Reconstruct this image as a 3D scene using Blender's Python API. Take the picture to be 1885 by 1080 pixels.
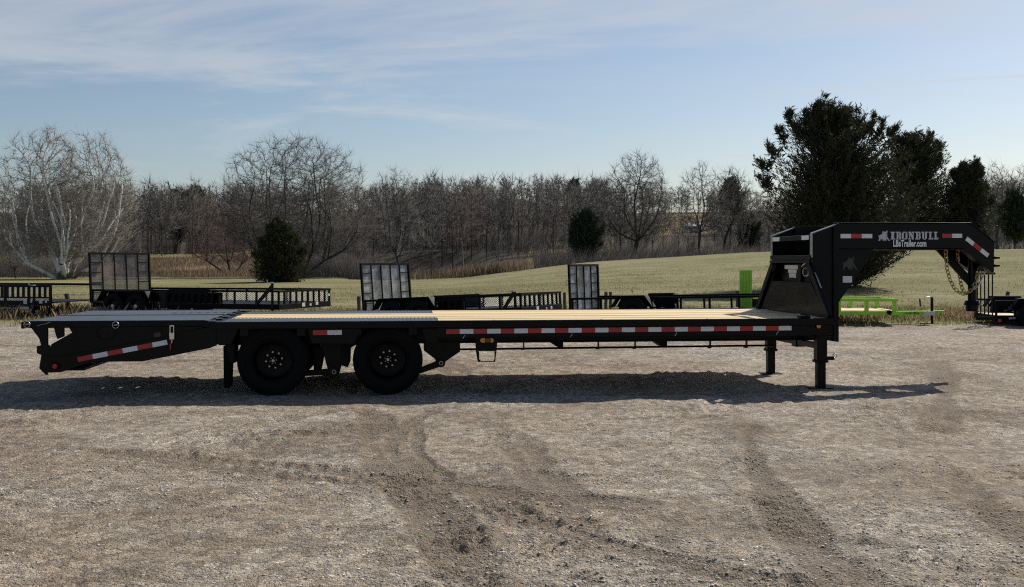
import bpy, bmesh, math, random
import numpy as np
from mathutils import Vector, Matrix

# ------------------------------------------------------------------ camera, sky, sun, exposure
scene = bpy.context.scene
for o in list(bpy.data.objects):
    bpy.data.objects.remove(o)
COL = scene.collection
F, CX, YH, CAMH = 2000.0, 942.5, 480.0, 1.48          # focal length (px), image centre, horizon row, eye height
cam_d = bpy.data.cameras.new('camera')
cam = bpy.data.objects.new('camera', cam_d)
COL.objects.link(cam)
cam.location = (0, 0, CAMH)
cam.rotation_euler = (math.radians(90), 0, 0)
cam_d.sensor_width = 36
cam_d.lens = 36 * F / 1885
cam_d.shift_y = -60 / 1885
cam_d.clip_start = 0.1
cam_d.clip_end = 5000
scene.camera = cam

SUN = Vector((0.84, 0.97, 1.0)).normalized()
SUN_EL = math.asin(SUN.z)
SUN_AZ = math.atan2(SUN.x, SUN.y)
world = bpy.data.worlds.new('World')
scene.world = world
world.use_nodes = True
wn, wl = world.node_tree.nodes, world.node_tree.links
wn.clear()
w_out = wn.new('ShaderNodeOutputWorld')
w_bg = wn.new('ShaderNodeBackground')
w_bg.inputs['Strength'].default_value = 0.084
sky = wn.new('ShaderNodeTexSky')
sky.sky_type = 'NISHITA'
sky.sun_disc = False
sky.sun_elevation = SUN_EL
sky.sun_rotation = SUN_AZ
sky.air_density = 1.0
sky.dust_density = 0.9
sky.ozone_density = 1.9
sky.altitude = 200


def wmath(op, a, b=None, c=None):
    n = wn.new('ShaderNodeMath')
    n.operation = op
    for i, v in enumerate((a, b, c)):
        if v is None:
            continue
        if isinstance(v, (int, float)):
            n.inputs[i].default_value = v
        else:
            wl.new(v, n.inputs[i])
    return n.outputs[0]


w_tc = wn.new('ShaderNodeTexCoord')
w_sep = wn.new('ShaderNodeSeparateXYZ')
wl.new(w_tc.outputs['Generated'], w_sep.inputs[0])
zz = wmath('ADD', wmath('MAXIMUM', w_sep.outputs['Z'], 0.0), 0.10)
w_comb = wn.new('ShaderNodeCombineXYZ')
wl.new(wmath('DIVIDE', w_sep.outputs['X'], zz), w_comb.inputs[0])
wl.new(wmath('DIVIDE', w_sep.outputs['Y'], zz), w_comb.inputs[1])


def cloud(loc, scl, nscale, lo, hi, detail=7.0, rough=0.55, dist=0.6):
    mp = wn.new('ShaderNodeMapping')
    mp.inputs['Location'].default_value = loc
    mp.inputs['Scale'].default_value = scl
    wl.new(w_comb.outputs[0], mp.inputs['Vector'])
    nz = wn.new('ShaderNodeTexNoise')
    nz.inputs['Scale'].default_value = nscale
    nz.inputs['Detail'].default_value = detail
    nz.inputs['Roughness'].default_value = rough
    nz.inputs['Distortion'].default_value = dist
    wl.new(mp.outputs[0], nz.inputs['Vector'])
    mr = wn.new('ShaderNodeMapRange')
    mr.interpolation_type = 'SMOOTHSTEP'
    mr.inputs['From Min'].default_value = lo
    mr.inputs['From Max'].default_value = hi
    wl.new(nz.outputs['Fac'], mr.inputs['Value'])
    return mr.outputs[0]


c_big = cloud((2.6, 2.1, 0), (0.55, 1.0, 1), 0.62, 0.49, 0.68, 9.0, 0.62, 1.1)
c_thin = cloud((1.2, 5.3, 0), (0.30, 1.5, 1), 1.3, 0.50, 0.85, 9.0, 0.6, 1.2)
c_fac = wmath('MINIMUM', wmath('ADD', wmath('MULTIPLY', c_big, 0.55), wmath('MULTIPLY', c_thin, 0.26)), 0.85)
# a thin vapour trail low in the sky at the right
v_a = Vector(((1500 - CX) / F, 1, (YH - 163) / F)).normalized()
v_b = Vector(((1900 - CX) / F, 1, (YH - 138) / F)).normalized()


def wdot(v):
    n = wn.new('ShaderNodeVectorMath')
    n.operation = 'DOT_PRODUCT'
    wl.new(w_tc.outputs['Generated'], n.inputs[0])
    n.inputs[1].default_value = v
    return n.outputs['Value']


v_n = v_a.cross(v_b).normalized()
trail = wmath('MULTIPLY', wmath('SUBTRACT', 1.0, wmath('MINIMUM', wmath('MULTIPLY', wmath('ABSOLUTE', wdot(v_n)), 620.0), 1.0)),
              wmath('MINIMUM', wmath('MAXIMUM', wmath('MULTIPLY', wmath('SUBTRACT', wdot(v_b), 0.982), 60.0), 0.0), 0.40))
c_fac = wmath('MINIMUM', wmath('ADD', c_fac, trail), 0.9)
w_mix = wn.new('ShaderNodeMix')
w_mix.data_type = 'RGBA'
wl.new(c_fac, w_mix.inputs['Factor'])
w_tint = wn.new('ShaderNodeMix')
w_tint.data_type = 'RGBA'
w_tint.blend_type = 'MULTIPLY'
w_tint.inputs['Factor'].default_value = 1.0
w_tint.inputs['B'].default_value = (1.0, 1.0, 1.02, 1)
wl.new(sky.outputs[0], w_tint.inputs['A'])
wl.new(w_tint.outputs['Result'], w_mix.inputs['A'])
w_mix.inputs['B'].default_value = (7.4, 7.65, 8.0, 1)
wl.new(w_mix.outputs['Result'], w_bg.inputs['Color'])
wl.new(w_bg.outputs[0], w_out.inputs['Surface'])

sun_d = bpy.data.lights.new('sun', 'SUN')
sun_d.energy = 5.0
sun_d.angle = math.radians(0.53)
sun_d.color = (1.0, 0.94, 0.84)
sun = bpy.data.objects.new('sun', sun_d)
sun.rotation_euler = (-SUN).to_track_quat('-Z', 'Y').to_euler()
sun.location = SUN * 60
COL.objects.link(sun)

scene.view_settings.view_transform = 'Standard'
scene.view_settings.look = 'None'
scene.view_settings.exposure = 0.0
scene.view_settings.gamma = 1.0
scene.view_settings.use_curve_mapping = False
scene.render.engine = 'CYCLES'
scene.cycles.max_bounces = 6
scene.cycles.diffuse_bounces = 3
scene.cycles.glossy_bounces = 3
scene.cycles.transparent_max_bounces = 6
scene.cycles.use_denoising = False
scene.cycles.pixel_filter_type = 'BLACKMAN_HARRIS'
scene.cycles.filter_width = 1.15

rng = np.random.default_rng(11)
random.seed(11)


# ------------------------------------------------------------------ helpers
def at(px, py, z):
    """a direction of view carried out to the depth z (metres)"""
    return Vector(((px - CX) / F * z, z, CAMH - (py - YH) / F * z))


def tag(o, label=None, cat=None, group=None, kind=None):
    if label: o['label'] = label
    if cat: o['category'] = cat
    if group: o['group'] = group
    if kind: o['kind'] = kind
    return o


def empty(name, loc=(0, 0, 0), rz=0.0, ry=0.0):
    e = bpy.data.objects.new(name, None)
    e.empty_display_size = 0.2
    e.location = loc
    e.rotation_euler = (0, ry, rz)
    COL.objects.link(e)
    return e


def link(name, me, mat, parent=None, smooth=None, bevel=0.0):
    o = bpy.data.objects.new(name, me)
    if mat is not None and not me.materials:
        me.materials.append(mat)
    COL.objects.link(o)
    if parent is not None:
        o.parent = parent
    if smooth is not None:
        me.polygons.foreach_set('use_smooth', np.ones(len(me.polygons), dtype=bool))
        me.set_sharp_from_angle(angle=math.radians(smooth))
    if bevel > 0:
        b = o.modifiers.new('bevel', 'BEVEL')
        b.width = bevel
        b.segments = 2
        b.limit_method = 'ANGLE'
        b.angle_limit = math.radians(50)
    return o


def np_mesh(name, V, Fc, uniform=True):
    V = np.asarray(V, dtype=np.float32)
    Fc = np.asarray(Fc, dtype=np.int32)
    me = bpy.data.meshes.new(name)
    k = Fc.shape[1]
    me.vertices.add(len(V))
    me.vertices.foreach_set('co', V.ravel())
    me.loops.add(Fc.size)
    me.loops.foreach_set('vertex_index', Fc.ravel())
    me.polygons.add(len(Fc))
    me.polygons.foreach_set('loop_start', np.arange(0, Fc.size, k, dtype=np.int32))
    me.update(calc_edges=True)
    me.validate()
    return me


class MB:
    """collects shapes for one mesh"""

    def __init__(self):
        self.v, self.f = [], []

    def add(self, vs, fs):
        n = len(self.v)
        self.v += [tuple(p) for p in vs]
        self.f += [tuple(i + n for i in f) for f in fs]
        return self

    def box(self, a, b):
        x0, y0, z0 = a
        x1, y1, z1 = b
        vs = [(x0, y0, z0), (x1, y0, z0), (x1, y1, z0), (x0, y1, z0), (x0, y0, z1), (x1, y0, z1), (x1, y1, z1), (x0, y1, z1)]
        return self.add(vs, [(0, 3, 2, 1), (4, 5, 6, 7), (0, 1, 5, 4), (1, 2, 6, 5), (2, 3, 7, 6), (3, 0, 4, 7)])

    def hexa(self, bot, top):
        return self.add(list(bot) + list(top), [(0, 3, 2, 1), (4, 5, 6, 7), (0, 1, 5, 4), (1, 2, 6, 5), (2, 3, 7, 6), (3, 0, 4, 7)])

    def prism(self, near, far):
        """closed prism between two equal polygons of 3d points"""
        n = len(near)
        fs = [tuple(range(n)), tuple(reversed(range(n, 2 * n)))]
        for i in range(n):
            j = (i + 1) % n
            fs.append((i, i + n, j + n, j))
        return self.add(list(near) + list(far), fs)

    def bar(self, p, q, w, h, up=(0, 0, 1)):
        p, q = Vector(p), Vector(q)
        d = (q - p).normalized()
        u = Vector(up)
        s = d.cross(u)
        if s.length < 1e-4:
            s = d.cross(Vector((1, 0, 0)))
        s.normalize()
        t = s.cross(d).normalized()
        c = [(-1, -1), (1, -1), (1, 1), (-1, 1)]
        A = [p + s * (a * w / 2) + t * (b * h / 2) for a, b in c]
        Bq = [q + s * (a * w / 2) + t * (b * h / 2) for a, b in c]
        return self.prism(A, Bq)

    def cyl(self, p, q, r0, r1=None, n=12, cap=True):
        p, q = Vector(p), Vector(q)
        r1 = r0 if r1 is None else r1
        d = (q - p).normalized()
        s = d.orthogonal().normalized()
        t = d.cross(s)
        A, Bq = [], []
        for i in range(n):
            a = 2 * math.pi * i / n
            e = s * math.cos(a) + t * math.sin(a)
            A.append(p + e * r0)
            Bq.append(q + e * r1)
        fs = [(i, (i + 1) % n, (i + 1) % n + n, i + n) for i in range(n)]
        if cap:
            fs += [tuple(reversed(range(n))), tuple(range(n, 2 * n))]
        return self.add(A + Bq, fs)

    def tube(self, pts, r, n=6):
        pts = [Vector(p) for p in pts]
        rings = []
        s = None
        for i, p in enumerate(pts):
            d = (pts[min(i + 1, len(pts) - 1)] - pts[max(i - 1, 0)]).normalized()
            if s is None:
                s = d.orthogonal().normalized()
            s = (s - d * s.dot(d)).normalized()
            t = d.cross(s)
            rr = r[i] if isinstance(r, (list, tuple)) else r
            rings.append([p + (s * math.cos(2 * math.pi * k / n) + t * math.sin(2 * math.pi * k / n)) * rr for k in range(n)])
        vs = [v for g in rings for v in g]
        fs = []
        for i in range(len(rings) - 1):
            for k in range(n):
                fs.append((i * n + k, i * n + (k + 1) % n, (i + 1) * n + (k + 1) % n, (i + 1) * n + k))
        fs += [tuple(reversed(range(n))), tuple(range((len(rings) - 1) * n, len(rings) * n))]
        return self.add(vs, fs)

    def lathe(self, prof, c, axis='y', n=40, closed=True):
        """prof: list of (along axis, radius) turned about an axis through c"""
        c = Vector(c)
        vs = []
        for a, r in prof:
            for k in range(n):
                g = 2 * math.pi * k / n
                vs.append(c + Vector((r * math.cos(g), a, r * math.sin(g))))
        m = len(prof)
        fs = []
        for i in range(m if closed else m - 1):
            i2 = (i + 1) % m
            for k in range(n):
                k2 = (k + 1) % n
                fs.append((i * n + k, i2 * n + k, i2 * n + k2, i * n + k2))
        return self.add(vs, fs)

    def torus(self, c, ax1, ax2, R1, R2, r, n=12, m=6):
        c, ax1, ax2 = Vector(c), Vector(ax1).normalized(), Vector(ax2).normalized()
        nz = ax1.cross(ax2).normalized()
        vs, fs = [], []
        for i in range(n):
            a = 2 * math.pi * i / n
            e = (ax1 * math.cos(a) * R1 + ax2 * math.sin(a) * R2)
            en = (ax1 * math.cos(a) + ax2 * math.sin(a)).normalized()
            for k in range(m):
                b = 2 * math.pi * k / m
                vs.append(c + e + en * (r * math.cos(b)) + nz * (r * math.sin(b)))
        for i in range(n):
            for k in range(m):
                fs.append((i * m + k, ((i + 1) % n) * m + k, ((i + 1) % n) * m + (k + 1) % m, i * m + (k + 1) % m))
        return self.add(vs, fs)

    def mesh(self, name):
        me = bpy.data.meshes.new(name)
        me.from_pydata(self.v, [], self.f)
        bm = bmesh.new()
        bm.from_mesh(me)
        bmesh.ops.recalc_face_normals(bm, faces=bm.faces)
        bm.to_mesh(me)
        bm.free()
        me.update()
        return me

    def build(self, name, mat, parent=None, smooth=None, bevel=0.0):
        return link(name, self.mesh(name), mat, parent, smooth, bevel)


# fractal noise for terrain and relief
_tab = np.random.default_rng(5).random((256, 256)).astype(np.float32)


def vnoise(x, y):
    xi, yi = np.floor(x).astype(np.int64), np.floor(y).astype(np.int64)
    fx, fy = x - xi, y - yi
    fx = fx * fx * fx * (fx * (fx * 6 - 15) + 10)
    fy = fy * fy * fy * (fy * (fy * 6 - 15) + 10)
    a, b = _tab[xi & 255, yi & 255], _tab[(xi + 1) & 255, yi & 255]
    c, d = _tab[xi & 255, (yi + 1) & 255], _tab[(xi + 1) & 255, (yi + 1) & 255]
    return (a * (1 - fx) + b * fx) * (1 - fy) + (c * (1 - fx) + d * fx) * fy - 0.5


def fbm(x, y, octv=4, gain=0.5):
    s, a = 0, 1.0
    for i in range(octv):
        s = s + a * vnoise(x * 2 ** i + 17.3 * i, y * 2 ** i + 9.1 * i)
        a *= gain
    return s


def ss(a, b, x):
    t = np.clip((x - a) / (b - a), 0, 1)
    return t * t * (3 - 2 * t)


# ------------------------------------------------------------------ materials
class NT:
    def __init__(self, name):
        self.m = bpy.data.materials.new(name)
        self.m.use_nodes = True
        self.n, self.l = self.m.node_tree.nodes, self.m.node_tree.links
        self.b = self.n['Principled BSDF']
        self.geo = None

    def pos(self):
        if self.geo is None:
            self.geo = self.n.new('ShaderNodeNewGeometry')
        return self.geo.outputs['Position']

    def obj(self):
        return self.n.new('ShaderNodeTexCoord').outputs['Object']

    def mapping(self, vec, scale=(1, 1, 1), loc=(0, 0, 0)):
        mp = self.n.new('ShaderNodeMapping')
        mp.inputs['Scale'].default_value = scale
        mp.inputs['Location'].default_value = loc
        self.l.new(vec, mp.inputs['Vector'])
        return mp.outputs[0]

    def noise(self, vec, scale, detail=4, rough=0.55, dist=0.0, out='Fac'):
        nd = self.n.new('ShaderNodeTexNoise')
        nd.inputs['Scale'].default_value = scale
        nd.inputs['Detail'].default_value = detail
        nd.inputs['Roughness'].default_value = rough
        nd.inputs['Distortion'].default_value = dist
        self.l.new(vec, nd.inputs['Vector'])
        return nd.outputs[out]

    def voro(self, vec, scale, out='Distance', rnd=1.0):
        nd = self.n.new('ShaderNodeTexVoronoi')
        nd.inputs['Scale'].default_value = scale
        nd.inputs['Randomness'].default_value = rnd
        self.l.new(vec, nd.inputs['Vector'])
        return nd.outputs[out]

    def ramp(self, fac, stops):
        r = self.n.new('ShaderNodeValToRGB')
        els = r.color_ramp.elements
        while len(els) < len(stops):
            els.new(0.5)
        for e, (p, c) in zip(els, stops):
            e.position = p
            e.color = (c[0], c[1], c[2], 1) if not isinstance(c, (int, float)) else (c, c, c, 1)
        self.l.new(fac, r.inputs['Fac'])
        return r.outputs['Color']

    def mix(self, fac, a, b, mode='MIX'):
        m = self.n.new('ShaderNodeMix')
        m.data_type = 'RGBA'
        m.blend_type = mode
        for key, v in (('Factor', fac), ('A', a), ('B', b)):
            if isinstance(v, (int, float)):
                m.inputs[key].default_value = v if key == 'Factor' else (v, v, v, 1)
            elif isinstance(v, tuple):
                m.inputs[key].default_value = (v[0], v[1], v[2], 1)
            else:
                self.l.new(v, m.inputs[key])
        return m.outputs['Result']

    def math(self, op, a, b=0.0):
        m = self.n.new('ShaderNodeMath')
        m.operation = op
        for i, v in enumerate((a, b)):
            if isinstance(v, (int, float)):
                m.inputs[i].default_value = v
            else:
                self.l.new(v, m.inputs[i])
        return m.outputs[0]

    def attr(self, name):
        a = self.n.new('ShaderNodeAttribute')
        a.attribute_name = name
        return a.outputs['Fac']

    def island(self):
        if self.geo is None:
            self.pos()
        return self.geo.outputs['Random Per Island']

    def rand(self):
        return self.n.new('ShaderNodeObjectInfo').outputs['Random']

    def bump(self, h, strength=0.3, dist=0.02, prev=None):
        b = self.n.new('ShaderNodeBump')
        b.inputs['Strength'].default_value = strength
        b.inputs['Distance'].default_value = dist
        self.l.new(h, b.inputs['Height'])
        if prev is not None:
            self.l.new(prev, b.inputs['Normal'])
        return b.outputs[0]

    def set(self, **kw):
        names = dict(color='Base Color', rough='Roughness', metal='Metallic', normal='Normal', spec='Specular IOR Level',
                     coat='Coat Weight', emit='Emission Color', emit_s='Emission Strength', trans='Transmission Weight', ior='IOR')
        for k, v in kw.items():
            s = self.b.inputs[names[k]]
            if isinstance(v, (int, float)):
                s.default_value = v
            elif isinstance(v, tuple):
                s.default_value = (v[0], v[1], v[2], 1)
            else:
                self.l.new(v, s)
        return self.m


def plain(name, color, rough=0.5, metal=0.0, var=0.15, scale=6.0, bump=0.0, **kw):
    t = NT(name)
    nz = t.noise(t.obj(), scale, 5)
    lo = tuple(c * (1 - var) for c in color)
    hi = tuple(min(1, c * (1 + var)) for c in color)
    col = t.ramp(nz, [(0.3, lo), (0.7, hi)])
    rg = t.ramp(nz, [(0.25, max(0.02, rough - 0.1)), (0.75, min(1, rough + 0.1))])
    t.set(color=col, rough=rg, metal=metal, **kw)
    if bump:
        t.set(normal=t.bump(t.noise(t.obj(), scale * 12, 4), bump, 0.004))
    return t.m


M = {}
M['black_paint'] = plain('black_paint', (0.0035, 0.004, 0.005), 0.30, var=0.4, scale=2.5, bump=0.03, spec=0.14)
M['dark_steel'] = plain('dark_steel', (0.006, 0.006, 0.007), 0.5, var=0.4, scale=4, bump=0.08, spec=0.12)
M['rubber'] = plain('rubber', (0.0045, 0.0045, 0.005), 0.7, var=0.4, scale=12, bump=0.1, spec=0.12)
M['rim_black'] = plain('rim_black', (0.003, 0.003, 0.0035), 0.4, var=0.3, scale=8, spec=0.12)
M['chrome'] = plain('chrome', (0.6, 0.6, 0.6), 0.25, 1.0, var=0.1)
M['zinc'] = plain('zinc', (0.42, 0.42, 0.41), 0.4, 0.8, var=0.15, scale=20)
M['chain'] = plain('chain_zinc_yellow', (0.42, 0.33, 0.15), 0.35, 0.85, var=0.2, scale=30)
M['tape_red'] = plain('tape_red', (0.42, 0.02, 0.02), 0.4, var=0.15, scale=30)
M['tape_white'] = plain('tape_white', (0.72, 0.73, 0.75), 0.4, var=0.06, scale=30)
M['amber'] = plain('amber_lens', (0.75, 0.25, 0.03), 0.25, var=0.1)
M['amber_dark'] = plain('amber_dark', (0.09, 0.05, 0.02), 0.25, var=0.1)
M['red_lens'] = plain('red_lens', (0.45, 0.015, 0.02), 0.2, var=0.1)
M['decal_grey'] = plain('decal_grey', (0.50, 0.51, 0.54), 0.45, var=0.05)
M['decal_white'] = plain('decal_white', (0.80, 0.80, 0.80), 0.45, var=0.04)
M['emblem'] = plain('emblem_dark', (0.018, 0.019, 0.021), 0.25, var=0.1)
M['paper'] = plain('paper_label', (0.62, 0.63, 0.64), 0.6, var=0.1, scale=60)
M['green_paint'] = plain('green_paint', (0.33, 0.64, 0.04), 0.40, var=0.15, scale=3)
M['post_wood'] = plain('weathered_post', (0.085, 0.07, 0.058), 0.9, var=0.4, scale=14, bump=0.4)
M['row_paint'] = plain('row_trailer_paint', (0.005, 0.005, 0.006), 0.6, var=0.4, scale=3, spec=0.08)
M['mesh_bright'] = plain('mesh_bright', (0.48, 0.49, 0.51), 0.5, 0.35, var=0.6, scale=3.5)
M['mesh_steel'] = plain('mesh_steel', (0.15, 0.155, 0.17), 0.40, 0.4, var=0.4, scale=5)
M['red_rag'] = plain('red_handle', (0.5, 0.03, 0.02), 0.5)
M['white_wall'] = plain('white_siding', (0.75, 0.76, 0.76), 0.6, var=0.05)
M['grey_roof'] = plain('grey_roof', (0.35, 0.36, 0.38), 0.6, var=0.1)
M['window_glass'] = plain('window_glass', (0.02, 0.025, 0.03), 0.1)


def ramp_plate():
    t = NT('ramp_plate')
    nz = t.noise(t.obj(), 5, 5)
    col = t.ramp(nz, [(0.3, (0.034, 0.037, 0.043)), (0.7, (0.055, 0.060, 0.068))])
    t.set(color=col, rough=0.38, normal=t.bump(t.voro(t.obj(), 45), 0.25, 0.004))
    return t.m


def wood_deck():
    t = NT('pine_decking')
    o = t.obj()
    grain = t.noise(t.mapping(o, (1.2, 34, 10)), 2.2, 6, 0.6, 0.8)
    band = t.noise(t.mapping(o, (0.35, 9, 3), (4, 0, 0)), 1.5, 3)
    col = t.ramp(grain, [(0.25, (0.68, 0.50, 0.25)), (0.5, (0.84, 0.67, 0.37)), (0.75, (0.90, 0.75, 0.47))])
    col = t.mix(t.math('MULTIPLY', band, 0.35), col, (0.70, 0.50, 0.22))
    tint = t.ramp(t.rand(), [(0.0, (0.74, 0.68, 0.60)), (0.4, (0.95, 0.92, 0.88)), (1.0, (1.0, 1.0, 1.0))])
    col = t.mix(1.0, col, tint, 'MULTIPLY')
    knot = t.voro(t.mapping(o, (1.0, 4.5, 1)), 1.1)
    kf = t.ramp(knot, [(0.02, 1.0), (0.07, 0.0)])
    col = t.mix(kf, col, (0.30, 0.16, 0.06))
    t.set(color=col, rough=0.65, normal=t.bump(grain, 0.15, 0.004))
    return t.m


M['ramp_plate'] = ramp_plate()
M['wood'] = wood_deck()


def gravel(name):
    t = NT(name)
    p = t.pos()
    big = t.noise(p, 0.45, 5, 0.6, 0.5)
    mid = t.noise(t.mapping(p, (1, 1.6, 1)), 2.2, 5, 0.6, 0.3)
    sp1 = t.n.new('ShaderNodeSeparateColor')
    t.l.new(t.voro(p, 48, 'Color'), sp1.inputs[0])
    sp2 = t.n.new('ShaderNodeSeparateColor')
    t.l.new(t.voro(p, 120, 'Color'), sp2.inputs[0])
    st = t.ramp(sp1.outputs[0], [(0.0, (0.16, 0.14, 0.118)), (0.4, (0.38, 0.335, 0.272)), (0.8, (0.54, 0.49, 0.415)), (1.0, (0.85, 0.81, 0.74))])
    st2 = t.ramp(sp2.outputs[1], [(0.0, (0.25, 0.22, 0.185)), (0.6, (0.46, 0.415, 0.355)), (1.0, (0.68, 0.63, 0.56))])
    stone = t.mix(0.42, st, st2)
    dirt = t.ramp(t.noise(p, 17, 7, 0.7), [(0.28, (0.205, 0.160, 0.117)), (0.72, (0.385, 0.315, 0.240))])
    fac = t.ramp(t.math('ADD', t.math('MULTIPLY', big, 0.6), t.math('MULTIPLY', mid, 0.4)), [(0.40, 0.95), (0.58, 0.05)])
    col = t.mix(fac, dirt, stone)
    sp3 = t.n.new('ShaderNodeSeparateColor')
    t.l.new(t.voro(t.mapping(p, (1, 0.7, 1)), 17, 'Color'), sp3.inputs[0])
    col = t.mix(1.0, col, t.ramp(sp3.outputs[2], [(0.0, 0.74), (0.6, 1.04), (1.0, 1.34)]), 'MULTIPLY')
    fl = t.ramp(t.noise(p, 34, 5, 0.7), [(0.56, 1.0), (0.70, 1.55)])
    col = t.mix(1.0, col, fl, 'MULTIPLY')
    tone = t.ramp(t.noise(p, 0.8, 6, 0.65, 0.8), [(0.30, 0.74), (0.50, 1.06), (0.70, 1.22)])
    col = t.mix(1.0, col, tone, 'MULTIPLY')
    rut = t.attr('rut')
    rf = t.ramp(t.math('ADD', t.math('MULTIPLY', rut, 0.70), t.math('MULTIPLY', t.noise(t.mapping(p, (1.6, 0.8, 1)), 7, 8, 0.8), 1.1)), [(0.70, 0.0), (1.15, 0.7)])
    col = t.mix(rf, col, t.ramp(t.noise(p, 22, 5, 0.7), [(0.3, (0.13, 0.098, 0.070)), (0.7, (0.28, 0.222, 0.165))]))
    sp = t.ramp(t.noise(t.mapping(p, (1, 1.5, 1)), 13, 8, 0.78), [(0.34, 0.16), (0.44, 1.0)])
    col = t.mix(1.0, col, sp, 'MULTIPLY')
    h = t.math('ADD', t.math('MULTIPLY', t.voro(p, 48), -0.6), t.math('MULTIPLY', t.voro(p, 120), -0.35))
    n1 = t.bump(t.noise(t.mapping(p, (1, 1.4, 1)), 9, 8, 0.72), 0.9, 0.035)
    n2 = t.bump(h, 1.0, 0.026, n1)
    col = t.mix(1.0, col, (1.03, 0.99, 0.93), 'MULTIPLY')
    t.set(color=col, rough=0.9, spec=0.25, normal=n2)
    return t.m


M['gravel'] = gravel('gravel')


def stone_mat():
    t = NT('loose_stone')
    col = t.ramp(t.island(), [(0.0, (0.30, 0.265, 0.225)), (0.5, (0.50, 0.455, 0.39)), (0.85, (0.64, 0.60, 0.53)), (1.0, (0.85, 0.82, 0.76))])
    nz = t.ramp(t.noise(t.pos(), 120, 4), [(0.3, 0.8), (0.7, 1.1)])
    t.set(color=t.mix(1.0, col, nz, 'MULTIPLY'), rough=0.85, spec=0.3)
    return t.m


M['stone'] = stone_mat()


def pasture():
    t = NT('pasture_grass')
    p = t.pos()
    a = t.noise(t.mapping(p, (0.5, 1, 1)), 0.11, 5, 0.6, 0.4)
    b = t.noise(t.mapping(p, (0.35, 1.2, 1)), 0.75, 6, 0.7)
    c = t.noise(t.mapping(p, (1, 0.45, 1)), 11, 6, 0.75)
    col = t.ramp(a, [(0.34, (0.185, 0.175, 0.078)), (0.5, (0.262, 0.234, 0.120)), (0.66, (0.325, 0.280, 0.160))])
    col = t.mix(t.ramp(b, [(0.44, 0.0), (0.60, 0.85)]), col, (0.165, 0.160, 0.062))
    fine = t.ramp(c, [(0.30, 0.5), (0.5, 1.0), (0.70, 1.4)])
    col = t.mix(1.0, col, fine, 'MULTIPLY')
    col = t.mix(t.attr('straw'), col, t.ramp(c, [(0.3, (0.16, 0.105, 0.058)), (0.7, (0.30, 0.21, 0.12))]))
    col = t.mix(t.attr('litter'), col, t.ramp(c, [(0.3, (0.045, 0.036, 0.029)), (0.7, (0.10, 0.08, 0.062))]))
    n1 = t.bump(b, 0.8, 0.12)
    n2 = t.bump(c, 0.9, 0.06, n1)
    t.set(color=col, rough=0.95, spec=0.1, normal=n2)
    return t.m


M['pasture'] = pasture()


def blade(name, stops, trans=0.25):
    t = NT(name)
    col = t.ramp(t.island(), stops)
    t.set(color=col, rough=0.7, spec=0.2)
    out = [n for n in t.n if n.type == 'OUTPUT_MATERIAL'][0]
    tl = t.n.new('ShaderNodeBsdfTranslucent')
    t.l.new(col, tl.inputs['Color'])
    mx = t.n.new('ShaderNodeMixShader')
    mx.inputs[0].default_value = trans
    t.l.new(t.b.outputs[0], mx.inputs[1])
    t.l.new(tl.outputs[0], mx.inputs[2])
    t.l.new(mx.outputs[0], out.inputs['Surface'])
    return t.m


M['grass'] = blade('grass_blade', [(0.0, (0.11, 0.125, 0.035)), (0.4, (0.20, 0.185, 0.075)), (0.75, (0.31, 0.255, 0.13)), (1.0, (0.44, 0.37, 0.22))], 0.4)
M['straw'] = blade('dry_weeds', [(0.0, (0.14, 0.095, 0.06)), (0.5, (0.27, 0.20, 0.125)), (1.0, (0.44, 0.34, 0.22))], 0.4)
M['reed'] = blade('dry_reeds', [(0.0, (0.12, 0.088, 0.06)), (0.5, (0.21, 0.155, 0.105)), (1.0, (0.33, 0.255, 0.175))], 0.25)
M['cedar'] = blade('cedar_sprays', [(0.0, (0.026, 0.034, 0.018)), (0.5, (0.046, 0.054, 0.026)), (0.9, (0.078, 0.076, 0.038)), (1.0, (0.12, 0.095, 0.052))], 0.16)
M['pine'] = blade('pine_needles', [(0.0, (0.028, 0.040, 0.026)), (0.6, (0.046, 0.062, 0.036)), (1.0, (0.07, 0.085, 0.048))], 0.2)


def bark(name, lo, hi, white=None):
    t = NT(name)
    p = t.pos()
    nz = t.noise(t.mapping(p, (1, 1, 0.4)), 3.5, 6, 0.65)
    col = t.ramp(nz, [(0.3, lo), (0.7, hi)])
    if white:
        sep = t.n.new('ShaderNodeSeparateXYZ')
        t.l.new(p, sep.inputs[0])
        up = t.math('ADD', t.math('MULTIPLY', sep.outputs['Z'], 0.16), t.math('MULTIPLY', t.noise(p, 0.9, 4), 1.6))
        col = t.mix(t.ramp(up, [(0.80, 0.0), (1.0, 1.0)]), col, white)
    t.set(color=col, rough=0.9, spec=0.2)
    return t.m


M['bark'] = bark('bark_grey', (0.060, 0.055, 0.050), (0.125, 0.114, 0.104))
M['bark_dark'] = bark('bark_dark', (0.030, 0.026, 0.023), (0.075, 0.066, 0.058))
M['twig'] = bark('twig_brown', (0.098, 0.089, 0.081), (0.160, 0.146, 0.132))
M['twig_red'] = bark('twig_reddish', (0.105, 0.070, 0.058), (0.165, 0.115, 0.095))
M['sycamore'] = bark('sycamore_bark', (0.10, 0.085, 0.07), (0.20, 0.175, 0.15), (0.72, 0.70, 0.66))
M['twig_pale'] = bark('twig_pale', (0.19, 0.17, 0.15), (0.30, 0.275, 0.245))


def water():
    t = NT('pond_water')
    t.set(color=(0.012, 0.014, 0.012), rough=0.06, normal=t.bump(t.noise(t.mapping(t.pos(), (1, 2.5, 1)), 1.2, 4), 0.06, 0.05))
    return t.m


M['water'] = water()


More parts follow.
